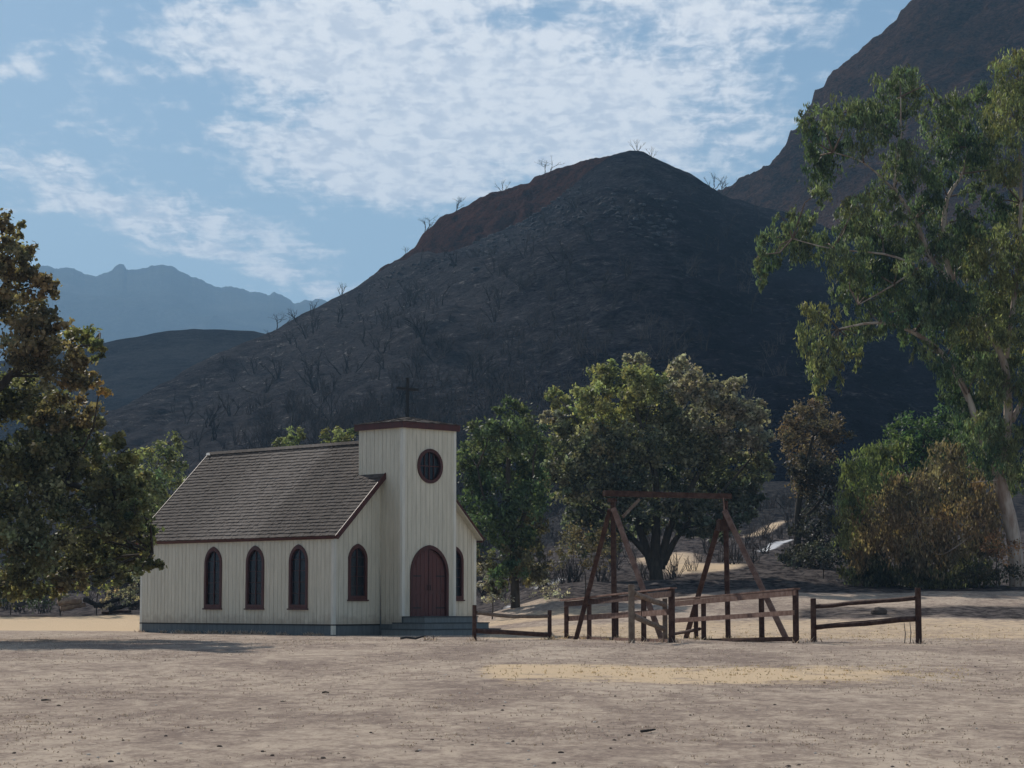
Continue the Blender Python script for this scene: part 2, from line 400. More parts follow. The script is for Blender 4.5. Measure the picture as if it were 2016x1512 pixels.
def ground(x, y):
    x = np.asarray(x, float); y = np.asarray(y, float)
    yy = np.maximum(y, 20); a = x / yy
    z = {}
    for k, p in PROF.items():
        p = np.array(p)
        z[k] = sum(np.interp(y + o, p[:, 0], p[:, 1]) for o in (-1.5, 0, 1.5)) / 3
    w1 = smooth(-0.03, 0.03, a); w2 = smooth(0.02, 0.085, a)
    g = z['l'] * (1 - w1) + (z['m'] * (1 - w2) + z['r'] * w2) * w1
    pad = np.clip((y - 92) / 25, 0, 1)
    g = g + fbm(x * 0.6, y * 0.6, 3, 3) * 0.022 + fbm(x * 0.09, y * 0.09, 2, 9) * 0.05 * (y < 400) + pad * fbm(x * 0.12, y * 0.12, 4, 5) * 0.55
    return g
def gz(x, y): return float(ground(x, y))

def build_ground():
    ys = np.concatenate([np.linspace(-60, 8, 12), np.geomspace(8.5, 130, 430), np.geomspace(131, 400, 80), np.geomspace(420, 8400, 30)])
    u = np.linspace(-1, 1, 401); u = np.sign(u) * abs(u) ** 1.7
    X = np.outer(30 + 0.85 * np.maximum(ys, 0), u); Y = np.repeat(ys[:, None], len(u), 1)
    Z = ground(X, Y)
    a = X / np.maximum(Y, 5); px = CX + FPX * a
    n = fbm(X * 0.25, Y * 0.25, 4, 21)
    # straw yellow strips
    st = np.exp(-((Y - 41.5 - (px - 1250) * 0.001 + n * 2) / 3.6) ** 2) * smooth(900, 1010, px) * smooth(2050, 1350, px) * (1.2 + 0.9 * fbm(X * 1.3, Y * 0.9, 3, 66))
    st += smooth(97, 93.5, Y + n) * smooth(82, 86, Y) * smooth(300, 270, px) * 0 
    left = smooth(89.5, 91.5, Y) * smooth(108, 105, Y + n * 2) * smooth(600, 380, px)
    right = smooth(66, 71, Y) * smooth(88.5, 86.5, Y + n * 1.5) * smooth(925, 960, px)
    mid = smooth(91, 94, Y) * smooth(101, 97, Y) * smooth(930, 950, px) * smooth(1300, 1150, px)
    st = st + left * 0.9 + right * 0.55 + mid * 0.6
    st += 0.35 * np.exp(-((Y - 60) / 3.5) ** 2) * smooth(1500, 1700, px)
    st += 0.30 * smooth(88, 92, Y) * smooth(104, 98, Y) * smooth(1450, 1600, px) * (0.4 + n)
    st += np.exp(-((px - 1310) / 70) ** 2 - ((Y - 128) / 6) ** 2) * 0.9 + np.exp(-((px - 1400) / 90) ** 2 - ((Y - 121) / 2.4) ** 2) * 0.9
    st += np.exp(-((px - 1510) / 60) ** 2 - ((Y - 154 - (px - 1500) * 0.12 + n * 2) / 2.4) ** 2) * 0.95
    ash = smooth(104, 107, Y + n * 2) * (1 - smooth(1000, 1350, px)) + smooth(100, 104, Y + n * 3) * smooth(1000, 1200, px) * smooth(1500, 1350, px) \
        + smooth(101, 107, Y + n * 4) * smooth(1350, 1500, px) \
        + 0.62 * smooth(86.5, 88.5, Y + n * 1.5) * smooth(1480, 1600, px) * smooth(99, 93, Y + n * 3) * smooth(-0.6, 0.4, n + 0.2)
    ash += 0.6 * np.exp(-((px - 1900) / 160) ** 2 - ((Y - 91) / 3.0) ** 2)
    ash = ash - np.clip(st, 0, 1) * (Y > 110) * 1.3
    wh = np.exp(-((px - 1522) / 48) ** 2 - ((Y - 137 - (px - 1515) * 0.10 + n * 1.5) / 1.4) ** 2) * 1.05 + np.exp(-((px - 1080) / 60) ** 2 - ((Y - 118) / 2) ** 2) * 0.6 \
        + np.exp(-((px - 1000) / 40) ** 2 - ((Y - 108) / 1.5) ** 2) * 0.55  # white slope band paints in a sunlit stripe; the others are pale ash
    nr, nc = X.shape
    V = np.stack([X, Y, Z], -1).reshape(-1, 3)
    i = (np.arange(nr - 1)[:, None] * nc + np.arange(nc - 1)[None]).ravel()
    Q = np.stack([i, i + 1, i + nc + 1, i + nc], 1)
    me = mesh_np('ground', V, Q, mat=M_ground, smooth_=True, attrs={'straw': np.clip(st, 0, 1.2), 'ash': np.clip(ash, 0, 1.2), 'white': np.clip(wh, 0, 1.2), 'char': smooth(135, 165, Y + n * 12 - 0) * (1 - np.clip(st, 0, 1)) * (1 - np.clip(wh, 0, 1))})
    tag(obj('ground', me), kind='structure')
build_ground()

# ------------------------------------------------------------------ hills
def hill(name, sil, Dc, Db, mat, cols=420, rows=200, zb=None, power=1.12, noise=None, back=0.7, tone=None, rough_sil=0.0, seed=0, backdrop=0.0):
    sil = np.array(sil, float)
    a0, a1 = max(sil[0, 0], -60), min(sil[-1, 0], 2080); ni = int(cols * 0.75); no = cols - ni
    l_, r_ = max(a0 - sil[0, 0], 0), max(sil[-1, 0] - a1, 0); nl = int(no * l_ / (l_ + r_ + 1e-6)); nr_ = no - nl
    px = np.concatenate([np.linspace(sil[0, 0], a0, nl, endpoint=False), np.linspace(a0, a1, ni), np.linspace(a1, sil[-1, 0], nr_ + 1)[1:]])
    px = np.unique(px); cols = len(px); py = np.interp(px, sil[:, 0], sil[:, 1])
    if rough_sil:
        py = py + (fbm(px / 38, px * 0, 4, seed + 30) + 0.5 * fbm(px / 9, px * 0, 3, seed + 35)) * rough_sil
    dc = (Dc(px) if callable(Dc) else float(Dc)) + 0.0 * px
    db = (Db(px) if callable(Db) else float(Db)) + 0.0 * px
    a = (px - CX) / FPX; b = (CY - py) / FPX
    tan_el = (SP + b * CP) / (CP - b * SP); tan_az = a / (CP - b * SP)
    zc = EZ + tan_el * dc
    vf = np.linspace(0, 1, rows); vb = np.linspace(0, 1, rows // 3)[1:]
    zb_ = (ground(tan_az * db, db) - 2.0) if zb is None else (zb(px) if callable(zb) else np.full(cols, float(zb)))
    kw = np.ones(41) / 41; zs = np.convolve(np.pad(zc, 20, mode='edge'), kw, 'valid'); zfull = zc
    X = []; Y = []; Z = []; T = []
    for v in vf:
        D = db + (dc - db) * v; g = 1 - (1 - v) ** power; q = smooth(0.72, 1.0, v); zc = zs * (1 - q) + zfull * q
        X.append(tan_az * D); Y.append(D); Z.append(zb_ + (zc - zb_) * g); T.append(np.full(cols, v))
    for v in vb:
        D = dc + (dc - db) * back * v; g = 1 - 1.15 * v ** 1.35
        X.append(tan_az * D); Y.append(D); Z.append(zb_ + (zc - zb_) * g); T.append(np.full(cols, 1 + v))
    X = np.array(X); Y = np.array(Y); Z = np.array(Z); T = np.array(T)
    if noise is not None: Z = Z + noise(X, Y, T, px[None, :] + 0 * X)
    tn = tone(X, Y, T, px[None, :] + 0 * X) if tone else fbm(X * 0.01, Y * 0.01, 3, seed)
    nr, nc = X.shape
    V = np.stack([X, Y, Z], -1).reshape(-1, 3)
    i = (np.arange(nr - 1)[:, None] * nc + np.arange(nc - 1)[None]).ravel()
    Q = np.stack([i, i + 1, i + nc + 1, i + nc], 1)
    me = mesh_np(name, V, Q, mat=mat, smooth_=True, attrs={'tone': tn})
    o = tag(obj(name, me), kind='structure')
    def surf(x, v):   # a place on the hill at photograph column x and fraction v of the climb
        c = np.interp(x, px, np.arange(cols)); r = v * (rows - 1)
        c0 = int(min(c, cols - 2)); r0 = int(min(r, rows - 2)); fc = c - c0; fr = r - r0
        P = np.stack([X, Y, Z], -1)
        return (P[r0, c0] * (1 - fc) + P[r0, c0 + 1] * fc) * (1 - fr) + (P[r0 + 1, c0] * (1 - fc) + P[r0 + 1, c0 + 1] * fc) * fr
    return o, surf

edge = lambda T: 1 - 0.75 * np.exp(-((T - 1) / 0.12) ** 2)
SIL_A = [(-900, 960), (-500, 930), (0, 870), (100, 845), (200, 812), (290, 775), (380, 735), (470, 692), (545, 655), (600, 622), (640, 600), (690, 575), (730, 551), (780, 522), (830, 508), (880, 496), (960, 470),
         (1010, 452), (1050, 432), (1085, 405), (1120, 378), (1150, 352), (1180, 328), (1210, 309), (1240, 302), (1265, 305), (1300, 322), (1350, 347), (1400, 374), (1430, 392), (1500, 412), (1600, 440),
         (1800, 515), (2016, 590), (2400, 720), (2900, 860)]
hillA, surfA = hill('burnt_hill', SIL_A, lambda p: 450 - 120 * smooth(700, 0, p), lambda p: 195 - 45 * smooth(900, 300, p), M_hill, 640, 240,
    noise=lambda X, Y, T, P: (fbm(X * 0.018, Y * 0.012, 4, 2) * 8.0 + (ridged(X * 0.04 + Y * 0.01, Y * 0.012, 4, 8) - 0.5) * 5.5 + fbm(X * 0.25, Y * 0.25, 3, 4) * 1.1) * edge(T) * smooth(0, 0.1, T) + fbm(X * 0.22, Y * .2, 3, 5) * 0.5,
    tone=lambda X, Y, T, P: smooth(1250, 700, P) * 1.1 - smooth(1150, 1500, P) * 0.9 * smooth(1.0, 0.75, T) + fbm(X * 0.015, Y * 0.015, 4, 12) * 0.9 - 0.15)  # burn tone with side light painted in: left lighter, shaded right darker
SIL_B = [(600, 660), (690, 585), (715, 566), (727, 549), (760, 532), (790, 508), (815, 490), (832, 462), (850, 450), (866, 432), (880, 424), (905, 410), (930, 398), (958, 384), (990, 374), (1030, 364), (1042, 363), (1052, 350), (1085, 338),
         (1120, 325), (1150, 316), (1180, 309), (1215, 303), (1240, 305), (1290, 340), (1340, 400)]
hillB, surfB = hill('red_bluff', SIL_B, lambda p: 486, lambda p: 452, M_bluff, 360, 90, zb=lambda p: 1.6 + (HOR - np.interp(p, [s[0] for s in SIL_A], [s[1] for s in SIL_A]) - 40) / FPX * 452,
    power=1.3, noise=lambda X, Y, T, P: ((ridged(X * 0.09, Y * 0.03, 3, 18) - 0.5) * 2.6 + fbm(X * 0.4, Y * 0.3, 3, 14) * 0.9) * edge(T), rough_sil=4, seed=4)
SIL_C = [(1330, 460), (1380, 408), (1420, 376), (1460, 352), (1500, 328), (1530, 305), (1548, 290), (1556, 268), (1572, 258), (1578, 238), (1598, 215), (1604, 190), (1622, 178), (1630, 158), (1660, 130), (1700, 100), (1735, 72), (1765, 45), (1778, 22), (1800, -2), (1830, -30),
         (1900, -75), (2016, -150), (2200, -240), (2500, -260), (2900, -100), (3400, 200)]
hillC, surfC = hill('rocky_mountain', SIL_C, lambda p: 650 + 0 * p, lambda p: 430 + 0 * p, M_mtn, 420, 210, zb=20, power=1.1,
    noise=lambda X, Y, T, P: (fbm(X * 0.012, Y * 0.01, 4, 52) * 9 + (ridged(X * 0.04 + Y * .02, Y * 0.012, 4, 58) - 0.5) * 11 * smooth(2000, 1700, P) + fbm(X * 0.12, Y * 0.12, 3, 54) * 3.2) * edge(T), rough_sil=9, seed=11)
SIL_D = [(-1200, 800), (-500, 760), (0, 712), (150, 688), (230, 668), (300, 655), (380, 647), (440, 648), (500, 652), (545, 662), (620, 690), (760, 740), (900, 820)]
hillD, surfD = hill('low_charred_hill', SIL_D, 640, 420, M_low, 260, 120, zb=10,
    noise=lambda X, Y, T, P: (fbm(X * 0.015, Y * 0.015, 4, 72) * 4) * edge(T) + fbm(X * 0.15, Y * .15, 2, 7) * 0.4)
SIL_E = [(-2500, 640), (-1500, 600), (-700, 560), (-300, 535), (0, 528), (80, 526), (125, 524), (145, 528), (165, 540), (185, 543), (205, 538), (222, 531), (229, 522), (236, 518), (244, 520), (249, 529), (262, 530), (290, 527), (320, 521), (336, 521), (350, 530), (375, 547),
         (405, 557), (438, 568), (455, 567), (480, 568), (505, 576), (527, 584), (533, 581), (540, 575), (552, 578), (562, 586), (580, 597), (594, 596), (600, 592), (615, 593), (628, 588), (640, 590), (652, 600), (700, 620), (900, 680), (1300, 720), (2400, 700), (3600, 800)]
hillE, surfE = hill('distant_mountains', SIL_E, 4300, 2500, M_far, 1100, 90, zb=12, power=1.05,
    noise=lambda X, Y, T, P: ((ridged(X * 0.0017, Y * 0.0013, 4, 92) - 0.5) * 150 * smooth(0, 0.3, T) * smooth(1.0, 0.7, T) + fbm(X * 0.02, Y * 0.02, 3, 95) * 3 * edge(T)), rough_sil=5, seed=33)

# ------------------------------------------------------------------ haze
def build_haze():
    m = bpy.data.materials.new('haze_air'); m.use_nodes = True; t = NT(m.node_tree); t.n.clear()
    o = t.node('ShaderNodeOutputMaterial'); v = t.node('ShaderNodeVolumePrincipled')
    v.inputs['Color'].default_value = (0.38, 0.66, 1.0, 1); v.inputs['Density'].default_value = HAZE_D
    v.inputs['Anisotropy'].default_value = 0.1
    t.l.new(v.outputs[0], o.inputs['Volume'])
    b = MB().box((-7500, -150, -8.0), (7800, 8600, 900)); h = b.build('haze', m); tag(h, kind='stuff')
HAZE_D = 0.00019
build_haze()

# ------------------------------------------------------------------ church
def arch_top(u, w, zs, h):
    Rr = (w * w + h * h) / (2 * w); t = Rr * Rr - (abs(u) + Rr - w) ** 2
    return zs + math.sqrt(max(t, 0))
def round_span(u, c, r):
    t = r * r - (u - c) ** 2
    return math.sqrt(t) if t > 0 else None

class Opening:
    def __init__(s, c, w, z0, zs, h, circ=None): s.c = c; s.w = w; s.z0 = z0; s.zs = zs; s.h = h; s.circ = circ
    def span(s, u):
        if abs(u - s.c) >= s.w - 1e-6: return None
        if s.circ is not None:
            k = math.sqrt(max(s.w ** 2 - (u - s.c) ** 2, 0)); return (s.circ - k, s.circ + k)
        return (s.z0, arch_top(u - s.c, s.w, s.zs, s.h))
    def curve(s, d=0.0, n=14, dz=None):
        """outline, shrunk by d"""
        w = s.w - d
        if s.circ is not None:
            return [(s.c + w * math.cos(t), s.circ + w * math.sin(t)) for t in np.linspace(-math.pi / 2, 1.5 * math.pi, 33)[:-1]]
        h = s.h * (w / s.w) - d * 0.15
        P = [(s.c - w, s.z0 + (d if dz is None else dz))]
        for k in range(n + 1):
            u = -w + w * (1 - math.cos(k / n * math.pi / 2)) if False else -w + w * (k / n) ** 1.6
            P.append((s.c + u, arch_top(u, w, s.zs, h)))
        for k in range(n - 1, -1, -1):
            u = w - w * (k / n) ** 1.6
            P.append((s.c + u, arch_top(u, w, s.zs, h)))
        P.append((s.c + w, s.z0 + (d if dz is None else dz)))
        return P

def strip_mesh(u0, u1, zlo, zhi, ops, to3, thick, ncol, split=False):
    """vertical board from u0 to u1 with the openings left out; to3(u, z, depth) places it"""
    us = set(np.linspace(u0, u1, ncol + 1).tolist())
    for o in ops:
        for e in (o.c - o.w, o.c + o.w, o.c):
            if u0 < e < u1: us.add(e)
    us = sorted(us); mb = MB(); cells = []
    for a, b in zip(us[:-1], us[1:]):
        m = (a + b) / 2; ea, eb = a + 1e-5, b - 1e-5
        spans = [(zlo(a), zlo(b), zhi(a), zhi(b))]
        for o in ops:
            if o.span(m) is None: continue
            sa = o.span(ea) or o.span(m); sb = o.span(eb) or o.span(m); new = []
            for (la, lb, ha, hb) in spans:
                if sa[0] >= ha or sa[1] <= la: new.append((la, lb, ha, hb)); continue
                if sa[0] > la + 1e-4: new.append((la, lb, sa[0], sb[0]))
                if ha > sa[1] + 1e-4: new.append((sa[1], sb[1], ha, hb))
            spans = new
        spans = [t for t in spans if not (t[2] - t[0] < 1e-3 and t[3] - t[1] < 1e-3)]
        cells.append((a, b, spans))
    nmin = min(len(c[2]) for c in cells) if split else 1
    same = split and nmin > 1 and all(len(c[2]) == nmin for c in cells)
    mbs = [MB() for _ in range(nmin)] if same else [mb]
    for a, b, spans in cells:
        for si, (la, lb, ha, hb) in enumerate(spans):
            V = [to3(a, la, 0), to3(b, lb, 0), to3(b, hb, 0), to3(a, ha, 0), to3(a, la, thick), to3(b, lb, thick), to3(b, hb, thick), to3(a, ha, thick)]
            F = [(0, 3, 2, 1), (4, 5, 6, 7), (0, 1, 5, 4), (2, 3, 7, 6), (1, 2, 6, 5), (3, 0, 4, 7)]
            mbs[si if same else 0].add(V, F)
    return mbs if split else mb

def ring(mb, outer, inner, to3, d0, d1, closed=False):
    n = len(outer); V = []
    for (u, z) in outer: V += [to3(u, z, d0), to3(u, z, d1)]
    for (u, z) in inner: V += [to3(u, z, d0), to3(u, z, d1)]
    F = []; rng = n if closed else n - 1
    for i in range(rng):
        j = (i + 1) % n; a0, a1, b0, b1 = 2 * i, 2 * i + 1, 2 * j, 2 * j + 1; o = 2 * n
        F += [(a1, b1, o + b1, o + a1), (a0, o + a0, o + b0, b0), (a0, b0, b1, a1), (o + a0, o + a1, o + b1, o + b0)]
    if not closed:
        F += [(0, 1, 2 * n + 1, 2 * n), (2 * n - 2, 4 * n - 2, 4 * n - 1, 2 * n - 1)]
    mb.add(V, F)

GZ = 0.45     # ground level at the church; local heights are above it
P0 = at(656, 1229, 80.0)
CH = thing('church', 'small cream wooden church with brown shingle roof and square entrance tower', 'church', (P0[0], P0[1], GZ), rad(45.6))
W, L = 7.10, 11.44
TX0, TX1, TY0, TY1 = 2.22, 4.86, -1.20, 1.17
RIDGE, EAVE, XO = 7.17, 3.55, 0.15
slope = (RIDGE - EAVE) / (W / 2 + XO)
def roofz(x): return EAVE + (min(x, W - x) + XO) * slope
BT = 0.022

def wall(to3, width, zlo, zhi, ops, bw=0.22, off=0.0, skip=None):
    # backing behind the boards, with the same openings
    strip_mesh(0.0, width, zlo, zhi, ops, lambda u, z, d: to3(u, z, -0.10 + d * 0.10), 1.0, 90).build('wall', M_backing, CH)
    n = int(round(width / bw)); b = width / n
    for i in range(n):
        g = 0.013
        a, c = i * b + g / 2, (i + 1) * b - g / 2
        if skip and skip(a, c): continue
        th = BT + R.uniform(-0.002, 0.003)
        for m_ in strip_mesh(a, c, zlo, zhi, ops, lambda u, z, d: to3(u, z, 0.001 + d * th), 1.0, 4 if any(abs((a + c) / 2 - o.c) < o.w + b for o in ops) else 1, True):
            if m_.n: m_.build('siding_board', M_cream, CH)

def window(op, to3, rail=True, fr=0.10, panes=True):
    mb = MB()
    circ = op.circ is not None
    if circ:
        ring(mb, op.curve(-0.01), op.curve(fr), to3, -0.08, 0.065, True)
    else:
        o = op.curve(-0.012, dz=0.0); i = op.curve(fr, dz=0.14)
        ring(mb, o, i, to3, -0.08, 0.06)
        # bottom rail of the frame
        u0, u1 = op.c - op.w + 0.0, op.c + op.w - 0.0
        V = [to3(u, z, d) for d in (-0.08, 0.058) for (u, z) in ((u0, op.z0), (u1, op.z0), (u1, op.z0 + 0.139), (u0, op.z0 + 0.139))]
        mb.add(V, [(0, 3, 2, 1), (4, 5, 6, 7), (0, 1, 5, 4), (1, 2, 6, 5), (2, 3, 7, 6), (3, 0, 4, 7)])
    wn = mb.build('window', M_red, CH)
    if not circ:
        sb = MB(); u0, u1 = op.c - op.w - 0.05, op.c + op.w + 0.05
        V = [to3(u, z, d) for d in (0.0, 0.10) for (u, z) in ((u0, op.z0 - 0.05), (u1, op.z0 - 0.05), (u1, op.z0 - 0.002), (u0, op.z0 - 0.002))]
        sb.add(V, BOXF2); sb.build('sill', M_red, wn)
    # glass
    c = op.curve(fr - 0.02, dz=0.12); g = MB(); n = len(c)
    V = [to3(u, z, -0.045) for u, z in c] + [to3(u, z, -0.037) for u, z in c]
    F = [tuple(range(n))[::-1], tuple(range(n, 2 * n))] + [(i, (i + 1) % n, n + (i + 1) % n, n + i) for i in range(n)]
    g.add(V, F); g.build('pane', M_glass, wn)
    mu = MB()
    def bar(u0, z0, u1, z1, w):
        du, dz = u1 - u0, z1 - z0; l = math.hypot(du, dz); nx, nz = -dz / l * w / 2, du / l * w / 2
        V = [to3(u, z, d) for d in (-0.036, 0.0) for (u, z) in ((u0 - nx, z0 - nz), (u1 - nx, z1 - nz), (u1 + nx, z1 + nz), (u0 + nx, z0 + nz))]
        mu.add(V, BOXF2)
    if circ:
        k = op.w - fr - 0.005
        bar(op.c, op.circ - k, op.c, op.circ + k, 0.035); bar(op.c - k, op.circ, op.c + k, op.circ, 0.0345)
        for s in (-1, 1): bar(op.c + s * k * .45, op.circ - k * 0.85, op.c + s * k * .45, op.circ + k * 0.85, 0.02)
    else:
        top = op.zs + op.h
        bar(op.c, op.z0 + 0.14, op.c, top - 0.17, 0.03)
        for z in np.linspace(op.z0 + 0.14, op.zs + 0.1, 5)[1:]: bar(op.c - op.w + fr, z, op.c + op.w - fr, z, 0.014)
    mu.build('mullion', M_red, wn)
    return wn
BOXF2 = [(0, 3, 2, 1), (4, 5, 6, 7), (0, 1, 5, 4), (1, 2, 6, 5), (2, 3, 7, 6), (3, 0, 4, 7)]

def build_church():
    zf = 0.39
    # left long wall (x = 0), u runs from the far end to the near corner so that it reads left to right
    side_ops = [Opening(L - c, 0.51, 0.95, 2.62, 0.63) for c in (1.90, 4.38, 6.87)]
    tL = lambda u, z, d: (-d, L - u, z)
    wall(tL, L, lambda u: zf, lambda u: 3.64, side_ops)
    for o in side_ops: window(o, tL)
    # right long wall
    side2 = [Opening(c, 0.51, 0.95, 2.62, 0.63) for c in (1.90, 4.38, 6.87)]
    tR = lambda u, z, d: (W + d, u, z)
    wall(tR, L, lambda u: zf, lambda u: 3.64, side2)
    for o in side2: window(o, tR)
    # front gable
    g_ops = [Opening(1.12, 0.445, 1.27, 2.70, 0.56), Opening(W - 1.12, 0.445, 1.27, 2.70, 0.56)]
    tF = lambda u, z, d: (u, -d, z)
    wall(tF, W, lambda u: zf, lambda u: roofz(u) - 0.10, g_ops, skip=lambda a, c: a > TX0 and c < TX1)
    for o in g_ops: window(o, tF)
    # rear gable
    tB = lambda u, z, d: (W - u, L + d, z)
    wall(tB, W, lambda u: zf, lambda u: roofz(u) - 0.10, [Opening(W / 2, 0.5, 1.2, 3.0, 0.7)])
    window(Opening(W / 2, 0.5, 1.2, 3.0, 0.7), tB)
    # tower
    tw = TX1 - TX0; td = TY1 - TY0; zt = 7.50
    door = Opening(1.315, 0.94, 0.67, 2.20, 1.03); rnd = Opening(1.33, 0.625, 0, 0, 0, circ=6.13)
    tTF = lambda u, z, d: (TX0 + u, TY0 - d, z)
    wall(tTF, tw, lambda u: 0.66, lambda u: zt, [door, rnd])
    window(rnd, tTF, fr=0.11)
    tTL = lambda u, z, d: (TX0 - d, TY1 - u, z)
    wall(tTL, td, lambda u: (zf if TY1 - u < 0.0 else roofz(TX0) - 0.05), lambda u: zt, [])
    tTR = lambda u, z, d: (TX1 + d, TY0 + u, z)
    wall(tTR, td, lambda u: (zf if TY0 + u < 0.0 else roofz(TX0) - 0.05), lambda u: zt, [])
    tTB = lambda u, z, d: (TX1 - u, TY1 + d, z)
    wall(tTB, tw, lambda u: roofz(TX1 - u) - 0.05, lambda u: zt, [])
    # door: frame and two leaves with boards and a rail
    mb = MB(); ring(mb, door.curve(-0.015, dz=0), door.curve(0.10, dz=0), tTF, -0.08, 0.07); fr = mb.build('door_frame', M_red, CH)
    for s in (-1, 1):
        c = [p for p in door.curve(0.10, dz=0.0) if (p[0] - door.c) * s > -1e-6]
        e = 0.006 * s
        c = [(max(u, door.c + 0.006) if s > 0 else min(u, door.c - 0.006), z) for u, z in c]
        if s < 0: c = c + [(door.c - 0.006, door.z0)]
        else: c = [(door.c + 0.006, door.z0)] + c
        n = len(c); V = [tTF(u, z, -0.07) for u, z in c] + [tTF(u, z, -0.03) for u, z in c]
        F = [tuple(range(n))[::-1], tuple(range(n, 2 * n))] + [(i, (i + 1) % n, n + (i + 1) % n, n + i) for i in range(n)]
        leaf = MB().add(V, F).build('door_leaf', M_door, CH)
        for k in range(4):
            u0 = door.c + s * (0.02 + k * 0.2); u1 = u0 + s * 0.185
            zt2 = min(arch_top(u0 - door.c, 0.83, 2.2, 0.9), arch_top(u1 - door.c, 0.83, 2.2, 0.9)) - 0.02
            for (za, zb_) in ((0.72, 1.48), (1.60, zt2)):
                V = [tTF(u, z, d) for d in (-0.031, -0.012) for (u, z) in ((min(u0, u1), za), (max(u0, u1), za), (max(u0, u1), zb_), (min(u0, u1), zb_))]
                MB().add(V, BOXF2).build('plank', M_door, leaf)
        for hz_ in (0.95, 2.1):
            V = [tTF(u, z, d) for d in (-0.0115, -0.004) for (u, z) in ((door.c + min(s * 0.38, s * 0.82), hz_), (door.c + max(s * 0.38, s * 0.82), hz_), (door.c + max(s * 0.38, s * 0.82), hz_ + 0.045), (door.c + min(s * 0.38, s * 0.82), hz_ + 0.045))]
            MB().add(V, BOXF2).build('hinge', M_iron, leaf)
        h = MB().tube([tTF(door.c + s * 0.07, 1.62, -0.012), tTF(door.c + s * 0.07, 1.62, 0.03), tTF(door.c + s * 0.07, 1.78, 0.03), tTF(door.c + s * 0.07, 1.78, -0.012)], 0.012, 5)
        h.build('handle', M_iron, leaf)
    # corner boards, proud of the siding
    cb = 0.10; pr = 0.03
    def corner(x, y, sx, sy, z0, z1, m=M_white):
        b = MB()
        b.box((min(x, x + sx * (pr)), min(y - sy * cb, y + sy * pr), z0), (max(x, x + sx * pr) if sx > 0 else x, max(y - sy * cb, y + sy * pr), z1))
        b.box((min(x - sx * cb, x), min(y, y + sy * pr), z0), (max(x - sx * cb, x), max(y, y + sy * pr), z1))
        b.build('corner_board', m, CH)
    for x, sx in ((0, -1), (W, 1)):
        corner(x, 0, sx, -1, 0.02, 3.56); corner(x, L, sx, 1, 0.02, 3.56)
    for x, sx in ((TX0, -1), (TX1, 1)): corner(x, TY0, sx, -1, 0.68, zt - 0.002)
    # drip board and skirt
    for nm, m, z0, z1, pr2 in (('foundation', M_skirt, -0.25, 0.345, 0.012), ('drip_board', M_iron, 0.345, 0.388, 0.036)):
        b = MB()
        b.box((-pr2, -pr2, z0), (W + pr2, 0.06, z1)); b.box((-pr2, L - 0.06, z0), (W + pr2, L + pr2, z1))
        b.box((-pr2, 0.06, z0), (0.06, L - 0.06, z1)); b.box((W - 0.06, 0.06, z0), (W + pr2, L - 0.06, z1))
        if nm == 'foundation':
            b.box((TX0 - pr2, TY0 - pr2, z0), (TX1 + pr2, -pr2 - 0.001, 0.655))
        b.build(nm, m, CH)
    # roof: deck with cream soffit, shingle rows on top, red rake and eave boards
    y0, y1 = -0.30, L + 0.38
    rf = None
    for s in (-1, 1):
        xe = -XO if s < 0 else W + XO
        f = (lambda x: x) if s < 0 else (lambda x: W - x)
        dk = MB()
        def pt(q, y, h):   # q along the slope from eave, h above it
            sl_ = math.hypot(W / 2 + XO, RIDGE - EAVE); k = q / sl_
            x = -XO + (W / 2 + XO) * k; z = EAVE + (RIDGE - EAVE) * k
            nx, nz = -(RIDGE - EAVE) / sl_, (W / 2 + XO) / sl_
            x += nx * h; z += nz * h
            return (x if s < 0 else W - x, y, z)
        SL = math.hypot(W / 2 + XO, RIDGE - EAVE)
        qc = (TX0 + XO) / (W / 2 + XO) * SL - 0.035       # where the slope meets the tower side
        def slab(qa, qb, ya, yb, ha, hb, mb):
            V = [pt(qa, ya, ha), pt(qb, ya, ha), pt(qb, yb, ha), pt(qa, yb, ha), pt(qa, ya, hb), pt(qb, ya, hb), pt(qb, yb, hb), pt(qa, yb, hb)]
            mb.add(V, BOXF if s < 0 else [t[::-1] for t in BOXF])
        slab(0, qc, y0, y1, -0.07, -0.012, dk); slab(qc, SL, TY1 + 0.03, y1, -0.07, -0.012, dk)
        roof = dk.build('roof', M_cream, CH)
        rows = 29; ex = SL / rows
        for r in range(rows):
            qa = r * ex; mb = MB(); y = y0 if qa < qc - ex * 0.5 else TY1 + 0.03
            qb = min(qa + ex * 1.35, SL)
            yst = y + 0.0; y = yst - R.uniform(0, 0.12)
            while y < y1:
                wd = R.uniform(0.10, 0.20); ya = max(y, yst); yb = min(y + wd - 0.006, y1); y += wd
                if yb - ya < 0.03: continue
                j = R.uniform(-0.022, 0.012); hh = R.uniform(0.028, 0.042)
                a = max(qa + j - (0.03 if r == 0 else 0), -0.04)
                V = [pt(a, ya, 0.0), pt(qb, ya, -0.010), pt(qb, yb, -0.010), pt(a, yb, 0.0), pt(a, ya, hh), pt(qb, ya, 0.004), pt(qb, yb, 0.004), pt(a, yb, hh)]
                mb.add(V, BOXF if s < 0 else [t[::-1] for t in BOXF])
            mb.build('shingle_row', M_shingle, roof)
        # eave board and rake boards
        mb = MB(); slab(-0.045, -0.006, y0, y1, -0.13, 0.0, mb); mb.build('eave_board', M_red, CH)
        mb = MB(); slab(-0.05, qc, y0 - 0.035, y0 - 0.004, -0.15 if s < 0 else -0.035, 0.035, mb); mb.build('rake_board', M_red, CH)
        mb = MB(); slab(-0.05, SL, y1 + 0.004, y1 + 0.035, -0.15, 0.035, mb); mb.build('rake_board', M_red, CH)
    rc = MB()
    yy = TY1 + 0.04
